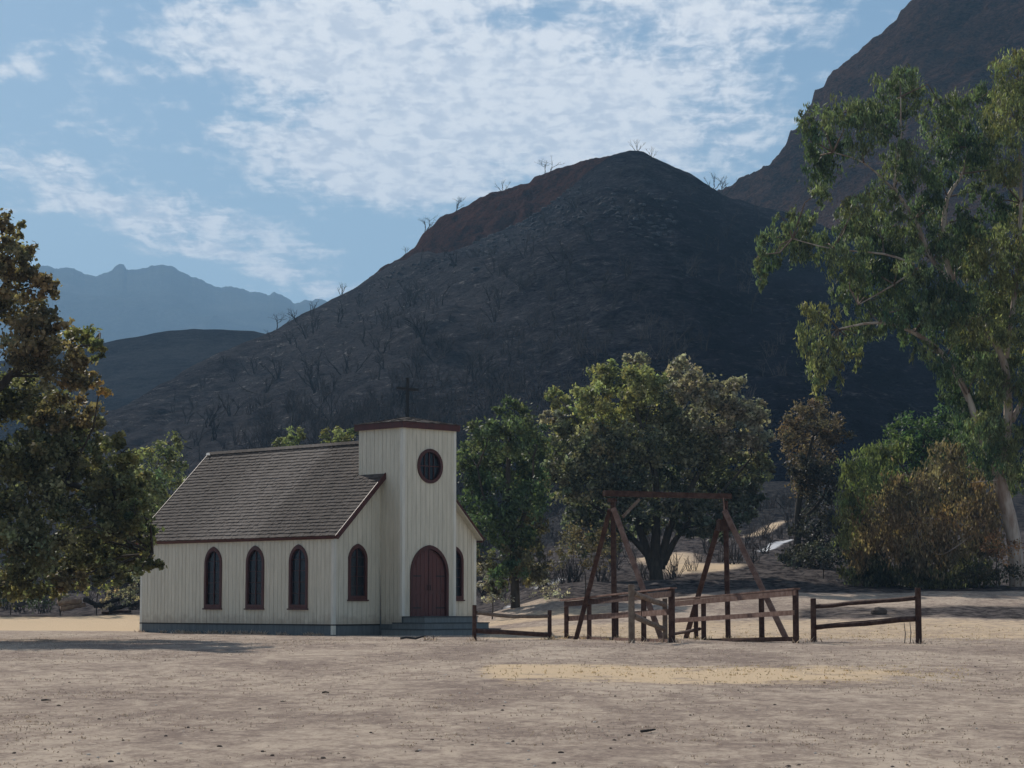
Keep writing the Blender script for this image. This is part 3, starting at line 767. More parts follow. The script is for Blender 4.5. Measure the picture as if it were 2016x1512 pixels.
    while yy < y1:
        rc.beam((W / 2 - 0.06, yy, RIDGE + 0.012), (W / 2 - 0.06, min(yy + 0.27, y1), RIDGE + 0.03), 0.17, 0.025, (-0.7, 0, 0.7))
        rc.beam((W / 2 + 0.06, yy, RIDGE + 0.012), (W / 2 + 0.06, min(yy + 0.27, y1), RIDGE + 0.03), 0.17, 0.025, (0.7, 0, 0.7)); yy += 0.26
    rc.build('ridge_cap', M_shingle, CH)
    fl = MB().beam((W / 2 - 0.2, 2.0, RIDGE + 0.0), (W / 2 - 0.12, 2.2, RIDGE + 0.10), 0.26, 0.02)
    fl.build('flashing_scrap', M_pale, CH)
    fl = MB().beam((W / 2 - 0.2, L + .2, RIDGE - 0.06), (W / 2 - 0.05, L + 0.33, RIDGE + 0.05), 0.18, 0.02)
    fl.build('flashing_scrap', M_pale, CH)
    # tower cap: fascia, shingled low pyramid, cross
    ov = 0.13; zc = zt
    X0, X1, Y0, Y1 = TX0 - ov, TX1 + ov, TY0 - ov, TY1 + ov
    MB().box((X0 + 0.03, Y0 + 0.03, zc + 0.001), (X1 - 0.03, Y1 - 0.03, zc + 0.03)).build('soffit', M_cream, CH)
    for a, b in (((X0, Y0, zc - 0.03), (X1, Y0 + 0.029, zc + 0.19)), ((X0, Y1 - 0.029, zc - 0.03), (X1, Y1, zc + 0.19)),
                 ((X0, Y0 + 0.03, zc - 0.03), (X0 + 0.029, Y1 - 0.03, zc + 0.19)), ((X1 - 0.029, Y0 + 0.03, zc - 0.03), (X1, Y1 - 0.03, zc + 0.19))):
        MB().box(a, b).build('fascia', M_red, CH)
    e = 0.03; cx_, cy_ = (X0 + X1) / 2, (Y0 + Y1) / 2; apex = zc + 0.50
    cap = MB()
    cap.add([(X0 - e, Y0 - e, zc + .195), (X1 + e, Y0 - e, zc + .195), (X1 + e, Y1 + e, zc + .195), (X0 - e, Y1 + e, zc + .195), (cx_, cy_, apex)], [(0, 1, 4), (1, 2, 4), (2, 3, 4), (3, 0, 4), (3, 2, 1, 0)])
    capo = cap.build('tower_roof', M_shingle, CH)
    cor = [np.array((X0 - e, Y0 - e, zc + .195)), np.array((X1 + e, Y0 - e, zc + .195)), np.array((X1 + e, Y1 + e, zc + .195)), np.array((X0 - e, Y1 + e, zc + .195))]
    ap = np.array((cx_, cy_, apex))
    for k in range(4):
        a, b = cor[k], cor[(k + 1) % 4]
        for r in range(7):
            t0 = r / 7; t1 = min((r + 1.3) / 7, 1); mb = MB(); ln = np.linalg.norm(b - a) * (1 - t0); n = max(int(ln / 0.17), 1)
            for i in range(n):
                f0, f1 = i / n, (i + 0.95) / n; jz = R.uniform(0.012, 0.035)
                lo = lambda f, t: (a + (b - a) * f) * (1 - t) + ap * t
                p = [lo(f0, t0), lo(f1, t0), lo(f1, t1), lo(f0, t1)]
                up = np.array((0, 0, 1.0))
                V = [q + up * 0.001 for q in p] + [p[0] + up * jz, p[1] + up * jz, p[2] + up * 0.006, p[3] + up * 0.006]
                mb.add(V, BOXF)
            mb.build('shingle_row', M_shingle, capo)
    cr = MB(); h0 = apex - 0.06
    cr.box((cx_ - 0.045, cy_ - 0.045, h0), (cx_ + 0.045, cy_ + 0.045, 9.47)); cr.box((cx_ - 0.53, cy_ - 0.04, 9.0), (cx_ - 0.046, cy_ + 0.04, 9.10)); cr.box((cx_ + 0.046, cy_ - 0.04, 9.0), (cx_ + 0.53, cy_ + 0.04, 9.10))
    cr.build('cross', M_iron, CH)
    # steps: three tiers wrapped round the tower front, each with board treads
    for k, (z, lab) in enumerate(((0.67, None), (0.45, None), (0.23, None))):
        t = 0.29 * k; p = 1.2 + t
        xa, xb = TX0 - t, TX1 + 0.05 + t; ya, yb = TY0 - p, TY0 - 0.035 + t * 0.9
        zb_ = z - 0.22 if k < 2 else -0.12
        st = MB()
        if k == 0: st.box((xa + 0.03, ya + 0.03, zb_), (xb - 0.03, yb, z - 0.035))
        else: st.box((xa + 0.03, ya + 0.03, zb_), (xb - 0.03, min(yb, -0.04), z - 0.035))
        so = st.build('step', M_riser, CH)
        n = 5 if k == 0 else 2
        if k == 0:
            d = (min(yb, -0.04) - ya) / n
            for i in range(n): MB().box((xa, ya + i * d + 0.003, z - 0.034), (xb, ya + (i + 1) * d - 0.003, z)).build('tread_board', M_tread, so)
        else:
            d = 0.30 / 2
            for i in range(2):
                MB().box((xa, ya + i * d + 0.003, z - 0.034), (xb, ya + (i + 1) * d - 0.003, z)).build('tread_board', M_tread, so)
                MB().box((xa + i * d + 0.003, ya + 0.302, z - 0.034), (xa + (i + 1) * d - 0.003, min(yb, -0.04), z)).build('tread_board', M_tread, so)
                MB().box((xb - (i + 1) * d + 0.003, ya + 0.302, z - 0.034), (xb - i * d - 0.003, min(yb, -0.04), z)).build('tread_board', M_tread, so)
build_church()

# ------------------------------------------------------------------ fences and timber frame
def foot(x, Y):
    X = (x - CX) / FPX * Y / 1.0
    return X, Y, gz(X, Y)
def place(x, y, Y):
    p = at(x, y, Y); return p

def post(mb, x, Y, ytop, w, rnd=True, lean=0.0, sq=False):
    top = place(x, ytop, Y); X = top[0]; g = gz(X, Y) - 0.35
    if sq: mb.beam((X, Y, g), (X + lean, Y, top[2]), w * 0.92, w * 0.92, (0.26, 1, 0))
    else: mb.tube([(X, Y, g), (X + lean * 0.5, Y, (g + top[2]) / 2), (X + lean, Y, top[2] - 0.015), (X + lean, Y, top[2])], [w / 2, w / 2 * 0.98, w / 2 * 0.95, w / 2 * 0.8], 10)
    return top

def rail_pts(a, b, sag=0.02, n=6, wob=0.012):
    a = np.array(a); b = np.array(b); P = []
    for i in range(n + 1):
        t = i / n; p = a * (1 - t) + b * t; p[2] -= sag * 4 * t * (1 - t); p += R.uniform(-wob, wob, 3) * (0 < i < n); P.append(p)
    return P

def fence(name, label, posts, rails, mpost, mrail, group, pw=0.16, origin=None, sq=False):
    o = posts[0]; X = (o[0] - CX) / FPX * o[1]
    root = thing(name, label, 'fence', (X, o[1], gz(X, o[1])), 0, group); off = np.array(root.location)
    def fin(mb, nm, m):
        mb.V = [v - off for v in mb.V]; return mb.build(nm, m, root, sm=False)
    for p in posts:
        mb = MB(); post(mb, p[0], p[1], p[2], p[3] if len(p) > 3 else pw, sq=(len(p) > 4 and p[4]) or sq); fin(mb, 'post', mpost)
    for r in rails:
        (xa, ya, Ya), (xb, yb, Yb), rr = r[0], r[1], r[2]; kind = r[3] if len(r) > 3 else 'round'
        a, b = place(xa, ya, Ya), place(xb, yb, Yb); mb = MB()
        if kind == 'round': mb.tube(rail_pts(a, b, r[4] if len(r) > 4 else 0.02), [rr * R.uniform(0.92, 1.05) for _ in range(7)], 9)
        else: mb.beam(a, b, kind[0], kind[1])
        fin(mb, 'rail', r[5] if len(r) > 5 else mrail)
    return root

GF = 'rustic post and rail fence sections beyond the field'
fence('rail_fence', 'low two rail fence section beside the church steps, with pale sagging top rail', [(934, 65, 1191, 0.13), (1082, 67, 1201, 0.13)],
      [((938, 1206, 65.0), (1079, 1213, 67), 0.055, 'round', 0.05, M_greywood), ((938, 1242, 65.0), (1079, 1250, 67), 0.07, 'round', 0.0, M_redwood)], M_redwood, M_redwood, GF)
fence('rail_fence', 'red brown two rail fence section standing alone at the right, with tall right post', [(1601, 64, 1178, 0.175), (1807, 60.5, 1157, 0.175)],
      [((1606, 1194, 64.0), (1803, 1177, 60.5), 0.065, 'round', 0.0), ((1606, 1235, 64.0), (1803, 1218, 60.5), 0.075, 'round', 0.0)], M_redwood, M_redwood, GF)
fence('rail_fence', 'short grey weathered fence section with two sloping rails before the timber frame', [(1243, 58.5, 1150, 0.175), (1309, 62.5, 1178, 0.15)],
      [((1247, 1167, 58.6), (1308, 1190, 62.4), 0.075, 'round', 0.02), ((1247, 1212, 58.6), (1308, 1238, 62.4), 0.075, 'round', 0.02)], M_greywood, M_greywood, GF)
fence('plank_fence', 'red brown plank corral fence left of the grey posts, with capped slanting top', [(1115, 71, 1184, 0.13, True), (1160, 69, 1178, 0.13, True), (1213, 67, 1171, 0.13, True), (1267, 64, 1164, 0.14, True), (1322, 61.5, 1158, 0.17, True)],
      [((1108, 1182, 71), (1326, 1157.5, 61.3), 0, (0.20, 0.045), 0, M_paleplank), ((1112, 1190, 70.85), (1322, 1169, 61.2), 0, (0.04, 0.16), 0, M_redwood), ((1117, 1218, 71.2), (1315, 1205, 61.8), 0, (0.04, 0.16), 0, M_paleplank), ((1117, 1256, 71.2), (1325, 1263, 61.8), 0, (0.04, 0.12), 0, M_paleplank)], M_redwood, M_redwood, GF)
fence('plank_fence', 'long plank corral fence with double top board under the frame\'s right legs', [(1385, 66.5, 1181, 0.14, True), (1370, 68.0, 1190, 0.13, True), (1499, 63.5, 1170, 0.15, True), (1566, 60.5, 1157, 0.16, True)],
      [((1326, 1181, 68.5), (1569, 1159, 60.4), 0, (0.20, 0.045), 0, M_paleplank), ((1326, 1189, 68.3), (1567, 1166.5, 60.3), 0, (0.04, 0.15), 0, M_paleplank), ((1326, 1222, 68.4), (1563, 1206, 60.4), 0, (0.04, 0.13), 0, M_paleplank),
       ((1370, 1262, 67.5), (1560, 1258, 61.0), 0, (0.04, 0.12), 0, M_redwood), ((1318, 1250, 69.4), (1378, 1238, 67), 0.05, 'round', 0)], M_redwood, M_redwood, GF)

def build_frame():
    bL = place(1189, 971, 66.6); bR = place(1438, 977, 68.6)
    dirv = (bR - bL); dirv[2] = 0; dirv /= np.linalg.norm(dirv); perp = np.array((-dirv[1], dirv[0], 0))
    base = np.array([(bL[0] + bR[0]) / 2, 67.6, gz((bL[0] + bR[0]) / 2, 67.6)])
    root = thing('timber_frame', 'tall red brown timber hoist frame of two braced posts and a top beam', 'wooden frame', tuple(base))
    def fin(mb, nm, m): mb.V = [v - base for v in mb.V]; return mb.build(nm, m, root)
    # beam in two lapped lengths
    mid = place(1300, 974, 67.5)
    fin(MB().beam(bL, mid, 0.15, 0.17), 'beam', M_redwood); fin(MB().beam(mid, bR, 0.15, 0.16), 'beam', M_redwood)
    for x, Y, ytop, xb in ((1207, 66.8, 981, 1210), (1428, 68.4, 986, 1434)):
        t = place(x, ytop, Y); b = place(xb, 1262, Y); b[2] = gz(b[0], Y) - 0.3
        fin(MB().beam(b, t, 0.135, 0.135, (0.3, 1, 0)), 'post', M_redwood)
    for (xt, yt, Yt), (xb, Yb), w, m in (((1201, 1003, 66.7), (1131, 68.8), 0.13, M_redwood), ((1208, 1001, 66.55), (1305, 64.6), 0.14, M_paleplank),
                                  ((1418, 1024, 68.5), (1346, 70.4), 0.15, M_redwood), ((1427, 1006, 68.25), (1550, 66.0), 0.15, M_paleplank)):
        t = place(xt, yt, Yt); X = (xb - CX) / FPX * Yb; b = np.array((X, Yb, gz(X, Yb) - 0.12))
        fin(MB().beam(b, t, w, w * 0.9, (0.25, 1, 0.2)), 'leg', m)
    fin(MB().beam(place(1226, 1018, 66.9), place(1259, 983, 67.1), 0.09, 0.07, (0, 1, 0)), 'brace', M_greywood)
    fin(MB().beam(place(1414, 1034, 68.3), place(1436, 1034, 68.5), 0.20, 0.34, (0, 0, 1)), 'bracket', M_redwood)
    fin(MB().beam(place(1199, 985, 66.75), place(1211, 985, 66.85), 0.19, 0.12, (0, 0, 1)), 'bracket', M_redwood)
    fin(MB().tube([place(1424, 980, 68.2), place(1426, 1002, 68.2), place(1427, 1012, 68.2)], 0.02, 5), 'hanging_rope', M_paleplank)
build_frame()

# ------------------------------------------------------------------ foliage trees
def quads_for(n): return np.arange(n * 4, dtype=np.int32).reshape(-1, 4)

DENS = 2.4
def leaf_cloud(clusters, size, dens, droop=0.0, tufts=18, aspect=2.2, shell=0.45, tuft_r=0.30, tone_var=0.25):
    """clusters: (centre, radii, colour). Returns leaf vertices, colours and the tuft centres"""
    VV, CC, TT = [], [], []
    for c, r, col in clusters:
        c = np.array(c); r = np.array(r); area = 4 * math.pi * (r[0] * r[2] + r[0] * r[1] + r[1] * r[2]) / 3
        k = max(int(1.6 * tufts * (area / 14) ** 0.75), 9); d = R.normal(size=(k, 3)); d /= np.linalg.norm(d, axis=1)[:, None]
        rr = R.uniform(shell, 1.12, k) ** 0.8
        tc = c + d * r * rr[:, None]
        TT.append((c, tc))
        n = int(dens * DENS * area / k) + 4
        tr = (r.mean() * tuft_r) * R.uniform(0.65, 1.35, k)
        pts = np.repeat(tc, n, 0) + R.normal(size=(k * n, 3)) * np.repeat(tr, n)[:, None] * (0.62, 0.62, 0.5)
        if droop: pts[:, 2] -= np.abs(R.normal(size=k * n)) * droop * np.repeat(tr, n)
        N = len(pts)
        l = size * 1.02 * R.uniform(0.6, 1.4, N); dd = R.normal(size=(N, 3)); dd[:, 2] -= droop * 2.2; dd /= np.linalg.norm(dd, axis=1)[:, None]
        ss = np.cross(dd, R.normal(size=(N, 3))); ss /= np.linalg.norm(ss, axis=1)[:, None] + 1e-6
        L2 = (dd * l[:, None]) / 2; W2 = ss * (l / aspect)[:, None] / 2
        VV.append(np.stack([pts - L2, pts + W2, pts + L2, pts - W2], 1).reshape(-1, 3))
        tv = np.repeat(1 + R.normal(size=k) * tone_var, n).clip(0.45, 1.7)
        cc = np.array(col)[None] * 2.25 * tv[:, None]
        hue = np.repeat(R.normal(size=k) * 0.08, n)
        cc = cc * np.stack([1 + hue, 1 + 0 * hue, 1 - hue * 0.5], 1)
        cc *= (1 + R.normal(size=(N, 1)) * 0.18).clip(0.5, 1.6)
        CC.append(np.repeat(cc.clip(0.004, 0.7), 4, 0))
    return np.concatenate(VV), np.concatenate(CC), TT

def branches(mb, limbs, TT, r0, twig=6, n=5):
    nodes = [];
    for pts in limbs: nodes += [np.array(p) for p in pts[1:]]
    for c, tc in TT:
        ds = [np.linalg.norm(c - q) + max(q[2] - c[2], 0) * 1.5 for q in nodes]; q = nodes[int(np.argmin(ds))]
        ln = np.linalg.norm(c - q)
        if 0.3 < ln < 4.5:
            m = (c + q) / 2 + R.normal(size=3) * ln * 0.09 + np.array((0, 0, ln * 0.08))
            mb.tube([q, m, c], [r0 * 0.34, r0 * 0.24, r0 * 0.12], n, False)
        for t in tc[R.permutation(len(tc))[:twig]]:
            m = (c + t) / 2 + R.normal(size=3) * 0.12
            mb.tube([c, m, t], [r0 * 0.12, r0 * 0.08, r0 * 0.03], 3, False)

def tree(name, label, cat, D, px_clusters, limbs, r0, leaf, dens, palette, bark, base=None, depth=0.8, spread=2.0, droop=0.0, group=None, tufts=18, twig=6, aspect=2.0, shell=0.45, tuft_r=0.30, tone_var=0.25, crown_label=None):
    s = pxm(D)
    P = []
    for L_ in limbs:   # limb: list of (px, py, radius factor, depth offset)
        P.append([np.append(at(p[0], p[1], D + (p[3] if len(p) > 3 else 0)), p[2]) for p in L_])
    b0 = P[0][0].copy(); gx, gy = b0[0], b0[1]; g = gz(gx, gy)
    P[0][0][2] = g - 0.3
    root = thing(name, label, cat, (gx, gy, g), 0, group); off = np.array((gx, gy, g))
    cl = []
    for c in px_clusters:
        x, y, rx, ry = c[:4]; col = palette[c[4]] if len(c) > 4 else palette['a']
        dz = c[5] if len(c) > 5 else R.uniform(-spread, spread)
        cc = at(x, y, D + dz); rr = (rx * s, (rx + ry) / 2 * s * depth, ry * s); cl.append((cc, rr, col))
    V, Cc, TT = leaf_cloud(cl, leaf, dens, droop, tufts, aspect, shell, tuft_r, tone_var)
    me = mesh_np('crown', V - off, quads_for(len(V) // 4), mat=M_leaf, cols=Cc)
    cr = obj('crown', me, root)
    if crown_label: cr['label'] = crown_label
    mb = MB()
    for L_ in P[:1]:
        pts = [q[:3] for q in L_]; mb.tube(smooth_path(pts), smooth_rad([q[3] for q in L_], r0), 10)
    mb.V = [v - off for v in mb.V]; mb.build('trunk', bark, root, True)
    for L_ in P[1:]:
        m2 = MB(); m2.tube(smooth_path([q[:3] for q in L_]), smooth_rad([q[3] for q in L_], r0), 8); m2.V = [v - off for v in m2.V]; m2.build('limb', bark, root, True)
    mb = MB(); branches(mb, [[q[:3] for q in L_] for L_ in P], TT, min(r0 * 0.6, 0.14), twig); mb.V = [v - off for v in mb.V]
    mb.build('branches', M_twig if bark is M_euc else bark, root, True)
    return root
def smooth_path(p):
    out = []; n = len(p)
    for i in range(n - 1):
        p0 = p[max(i - 1, 0)]; p1 = p[i]; p2 = p[i + 1]; p3 = p[min(i + 2, n - 1)]
        for t in (0, 0.33, 0.66):
            out.append(0.5 * ((2 * p1) + (p2 - p0) * t + (2 * p0 - 5 * p1 + 4 * p2 - p3) * t * t + (-p0 + 3 * p1 - 3 * p2 + p3) * t ** 3))
    out.append(p[-1]); return out
def smooth_rad(r, r0):
    out = []
    for i in range(len(r) - 1):
        for t in (0, 0.33, 0.66): out.append((r[i] * (1 - t) + r[i + 1] * t) * r0)
    out.append(r[-1] * r0); return out

# leaf colours
OLIVE = (0.085, 0.085, 0.028); YOL = (0.20, 0.175, 0.050); GREEN = (0.062, 0.086, 0.034); DKG = (0.040, 0.055, 0.028)
GREYB = (0.19, 0.16, 0.115); BROWN = (0.115, 0.070, 0.035); SCORCH = (0.20, 0.12, 0.055); ORANGE = (0.34, 0.19, 0.045); EUC = (0.085, 0.125, 0.040); EUCY = (0.15, 0.16, 0.050)
GREY = (0.12, 0.11, 0.095)

# autumn oak at the left
oak_cl = [(0, 450, 45, 32, 'b'), (30, 500, 40, 35, 'b'), (25, 545, 60, 40, 'b'), (80, 560, 32, 30, 'o'), (30, 610, 65, 45, 'b'), (100, 640, 40, 30, 'b'), (55, 690, 75, 48, 'b'), (150, 672, 45, 30, 'g'), (195, 690, 22, 22, 'g'),
          (130, 730, 60, 38, 'b'), (195, 772, 22, 14, 'y'), (170, 750, 30, 24, 'o'), (40, 790, 85, 58, 'a'), (130, 815, 60, 45, 'b'), (175, 860, 50, 40, 'a'), (60, 890, 85, 58, 'a'), (165, 930, 60, 45, 'a'), (240, 890, 36, 36, 'g'),
          (95, 990, 85, 58, 'a'), (200, 1000, 55, 45, 'a'), (265, 1010, 32, 36, 'g'), (50, 1075, 80, 55, 'a'), (150, 1085, 65, 48, 'a'), (235, 1075, 48, 38, 'a'), (295, 1108, 28, 20, 'g'), (270, 960, 25, 30, 'g'), (70, 1140, 60, 36, 'a'),
          (140, 1140, 36, 26, 'b'), (225, 1130, 40, 24, 'a'), (255, 935, 34, 34, 'a'), (285, 1050, 28, 36, 'g'), (270, 1105, 34, 28, 'a'), (225, 960, 40, 40, 'a'), (200, 1110, 50, 34, 'a'), (245, 1020, 40, 44, 'a'), (110, 900, 60, 50, 'a'), (10, 1150, 50, 40, 'a'),
          (-60, 500, 60, 60, 'b'), (-130, 600, 100, 80, 'b'), (-120, 740, 110, 90, 'a'), (-120, 880, 110, 90, 'a'), (-80, 1020, 100, 80, 'a'), (-230, 680, 110, 110, 'b'), (-280, 860, 120, 110, 'a'), (-240, 1020, 110, 90, 'a'), (-380, 780, 100, 130, 'a'), (-150, 480, 80, 60, 'b'), (-420, 960, 90, 90, 'a')]
tree('oak_tree', 'large dark autumn oak with browning leaves filling the left edge, overlapping the church eave', 'tree', 68, oak_cl,
     [[(-150, 1275, 1.15), (-148, 1180, 0.9), (-140, 1080, 0.82), (-130, 980, 0.72), (-125, 860, 0.6), (-120, 700, 0.4), (-110, 540, 0.2)],
      [(-140, 1080, 0.5), (-60, 1010, 0.42), (40, 960, 0.32), (130, 950, 0.22), (230, 1000, 0.12), (300, 1090, 0.05)],
      [(-130, 940, 0.5), (-60, 840, 0.38), (20, 740, 0.28), (100, 690, 0.18), (180, 680, 0.06)],
      [(-125, 800, 0.4), (-60, 660, 0.3), (10, 560, 0.18), (40, 480, 0.07)], [(-130, 900, 0.5), (-250, 800, 0.35), (-360, 760, 0.15)]],
     0.42, 0.145, 84, {'a': (0.084, 0.078, 0.044), 'b': (0.10, 0.078, 0.046), 'g': (0.085, 0.082, 0.038), 'o': (0.115, 0.08, 0.042), 'y': (0.24, 0.15, 0.055)}, M_bark, spread=2.6, depth=1.1, tufts=26, aspect=1.5, tone_var=0.3, shell=0.35, tuft_r=0.24)

# green tree right of the church
tree('leafy_tree', 'dense green tree close behind the right side of the church', 'tree', 103,
     [(1012, 808, 38, 26, 'g'), (960, 862, 42, 38, 'g'), (1012, 856, 48, 38, 'g'), (930, 905, 32, 42, 'g'), (990, 915, 58, 48, 'g'), (1052, 880, 32, 48, 'g'), (928, 970, 33, 50, 'd'), (1000, 985, 58, 48, 'd'), (1050, 960, 33, 58, 'd'),
      (1000, 1050, 48, 38, 'd'), (940, 1040, 36, 40, 'd'), (1045, 1045, 33, 42, 'b'), (1022, 1100, 42, 28, 'b'), (950, 1100, 30, 30, 'b'), (1000, 1130, 36, 26, 'd'), (1045, 1125, 30, 26, 'b'), (975, 1150, 24, 20, 'b')],
     [[(1015, 1200, 1.0), (1013, 1130, 0.8), (1008, 1040, 0.7), (1000, 940, 0.5), (1005, 840, 0.15)], [(1010, 1080, 0.5), (960, 1000, 0.35), (940, 920, 0.12)], [(1010, 1060, 0.5), (1045, 980, 0.35), (1050, 900, 0.12)]],
     0.24, 0.20, 46, {'g': (0.052, 0.064, 0.034), 'd': DKG, 'b': (0.07, 0.06, 0.035)}, M_bark, droop=0.4, spread=1.5)

# big oak in the middle
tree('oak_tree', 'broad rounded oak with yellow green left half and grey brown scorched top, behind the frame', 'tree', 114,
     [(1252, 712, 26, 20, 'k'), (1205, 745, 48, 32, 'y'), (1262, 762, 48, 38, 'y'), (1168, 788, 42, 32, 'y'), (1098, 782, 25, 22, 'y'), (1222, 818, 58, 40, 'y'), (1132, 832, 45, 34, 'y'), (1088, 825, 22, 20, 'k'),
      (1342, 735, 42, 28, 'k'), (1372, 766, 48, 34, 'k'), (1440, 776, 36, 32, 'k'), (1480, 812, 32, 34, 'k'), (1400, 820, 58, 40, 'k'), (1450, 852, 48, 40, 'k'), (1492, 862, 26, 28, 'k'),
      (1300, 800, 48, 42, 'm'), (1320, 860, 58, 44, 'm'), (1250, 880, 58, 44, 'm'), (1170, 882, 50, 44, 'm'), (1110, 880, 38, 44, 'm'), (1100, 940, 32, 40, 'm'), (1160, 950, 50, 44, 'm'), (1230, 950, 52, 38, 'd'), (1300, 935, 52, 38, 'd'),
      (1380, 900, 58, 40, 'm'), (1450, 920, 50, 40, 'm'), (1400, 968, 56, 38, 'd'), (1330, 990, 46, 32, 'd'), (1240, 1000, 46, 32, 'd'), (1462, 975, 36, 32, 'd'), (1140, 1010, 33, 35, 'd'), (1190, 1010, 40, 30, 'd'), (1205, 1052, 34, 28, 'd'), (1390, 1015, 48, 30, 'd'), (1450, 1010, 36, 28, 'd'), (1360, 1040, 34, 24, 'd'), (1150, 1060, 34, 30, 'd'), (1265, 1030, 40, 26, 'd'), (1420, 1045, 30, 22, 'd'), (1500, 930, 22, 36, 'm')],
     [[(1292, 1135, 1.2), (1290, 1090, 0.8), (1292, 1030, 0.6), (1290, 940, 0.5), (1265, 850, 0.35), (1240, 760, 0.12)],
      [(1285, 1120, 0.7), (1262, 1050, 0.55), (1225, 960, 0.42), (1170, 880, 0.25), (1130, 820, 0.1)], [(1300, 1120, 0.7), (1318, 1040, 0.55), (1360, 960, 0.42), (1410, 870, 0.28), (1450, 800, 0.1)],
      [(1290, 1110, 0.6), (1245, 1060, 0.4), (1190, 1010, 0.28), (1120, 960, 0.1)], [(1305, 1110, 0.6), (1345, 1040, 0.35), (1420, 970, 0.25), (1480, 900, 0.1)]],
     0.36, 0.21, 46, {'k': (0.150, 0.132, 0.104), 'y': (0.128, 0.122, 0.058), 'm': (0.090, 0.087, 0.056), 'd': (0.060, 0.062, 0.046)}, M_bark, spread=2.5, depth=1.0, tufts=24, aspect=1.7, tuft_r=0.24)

# scorched tree right of it
tree('scorched_tree', 'narrow scorched tree with rusty brown dead leaves, right of the broad oak', 'tree', 120,
     [(1600, 812, 46, 32, 'r'), (1565, 855, 34, 36, 'r'), (1640, 848, 36, 36, 'r'), (1602, 890, 50, 42, 'r'), (1585, 945, 42, 38, 'r'), (1635, 940, 36, 36, 'k'), (1612, 1000, 42, 40, 'k'), (1640, 1040, 44, 40, 'k'), (1596, 1050, 36, 36, 'k'), (1620, 1090, 60, 30, 'k'), (1672, 1080, 30, 36, 'k'), (1560, 1100, 40, 18, 'k'), (1575, 930, 36, 36, 'k')],
     [[(1574, 1095, 1.0), (1570, 1020, 0.8), (1582, 940, 0.6), (1600, 860, 0.3), (1605, 800, 0.1)], [(1571, 1030, 0.5), (1620, 980, 0.35), (1640, 900, 0.12)]],
     0.22, 0.19, 34, {'r': (0.068, 0.048, 0.034), 'k': (0.028, 0.026, 0.026)}, M_bark, spread=1.5, shell=0.3)
# pepper tree
tree('pepper_tree', 'low wide drooping tree, green at its upper left and scorched orange brown below', 'tree', 109,
     [(1700, 915, 46, 36, 'g'), (1745, 895, 42, 30, 'g'), (1678, 965, 28, 40, 'g'), (1755, 945, 42, 35, 'g'), (1725, 1000, 55, 45, 's'), (1790, 960, 55, 48, 'b'), (1852, 960, 58, 55, 'b'), (1800, 1035, 75, 48, 's'), (1882, 1020, 58, 50, 's'),
      (1740, 1065, 48, 38, 's'), (1695, 1045, 28, 48, 'm'), (1830, 1085, 60, 30, 'b'), (1932, 1000, 36, 55, 's'), (1770, 1105, 55, 22, 'd'), (1910, 1075, 40, 30, 'b'), (1690, 1095, 26, 30, 'd'), (1850, 1115, 60, 24, 'd'), (1720, 1115, 40, 22, 'd'), (1780, 1125, 50, 16, 'd'), (1920, 1120, 50, 20, 'd'), (1670, 1020, 24, 50, 'm'), (1700, 1125, 50, 20, 'd'), (1760, 1135, 60, 18, 'd'), (1850, 1138, 60, 18, 'd'), (1930, 1125, 40, 26, 'd'), (1690, 1075, 30, 34, 's'), (1940, 1060, 34, 36, 'b'), (1870, 900, 40, 34, 'b'), (1910, 940, 36, 34, 'b')],
     [[(1850, 1160, 0.6), (1845, 1090, 0.6), (1830, 1020, 0.6), (1800, 950, 0.3), (1760, 900, 0.1)], [(1848, 1110, 0.5), (1780, 1040, 0.4), (1720, 980, 0.15)], [(1845, 1080, 0.5), (1880, 1000, 0.35), (1920, 960, 0.12)]],
     0.24, 0.23, 44, {'g': (0.070, 0.080, 0.032), 's': (0.120, 0.084, 0.050), 'b': (0.092, 0.070, 0.044), 'm': (0.10, 0.095, 0.040), 'd': (0.045, 0.045, 0.025)}, M_bark, droop=1.2, spread=2.0, aspect=3, tufts=22)
def dead_branches():
    D = 107.3; k = 0
    for pts in ([(1850, 1022), (1800, 1018), (1760, 1010)], [(1848, 1030), (1800, 1030), (1768, 1034)], [(1915, 1052), (1880, 1078), (1850, 1092), (1824, 1080)], [(1812, 955), (1795, 968), (1784, 974)], [(1905, 1035), (1878, 1030), (1850, 1042)], [(1960, 935), (1930, 925), (1900, 920)], [(1965, 945), (1935, 948), (1912, 950)]):
        P = [at(x, y, D - 0.15 * i) for i, (x, y) in enumerate(pts)]; b = P[0].copy(); mb = MB(); mb.tube([p - b for p in smooth_path(P)], np.linspace(0.045, 0.012, 3 * (len(P) - 1) + 1).tolist(), 5)
        yield b, mb
PEP = [o for o in COL.objects if o.name == 'pepper_tree'][0]
for b, mb in dead_branches():
    o = mb.build('dead_branch', M_euc, PEP, True); o.location = Vector(b) - PEP.location
tree('dark_tree', 'dark green rounded tree behind the scorched drooping tree', 'tree', 117,
     [(1790, 850, 48, 36, 'd'), (1835, 868, 48, 38, 'd'), (1865, 832, 36, 28, 'd'), (1760, 875, 34, 30, 'g'), (1800, 910, 60, 40, 'd'), (1880, 890, 50, 50, 'd'), (1830, 960, 60, 50, 'd')],
     [[(1820, 1130, 1.0), (1820, 1020, 0.8), (1815, 930, 0.5), (1820, 850, 0.12)]], 0.22, 0.19, 34, {'d': (0.040, 0.062, 0.028), 'g': (0.07, 0.09, 0.035)}, M_bark, spread=1.5)
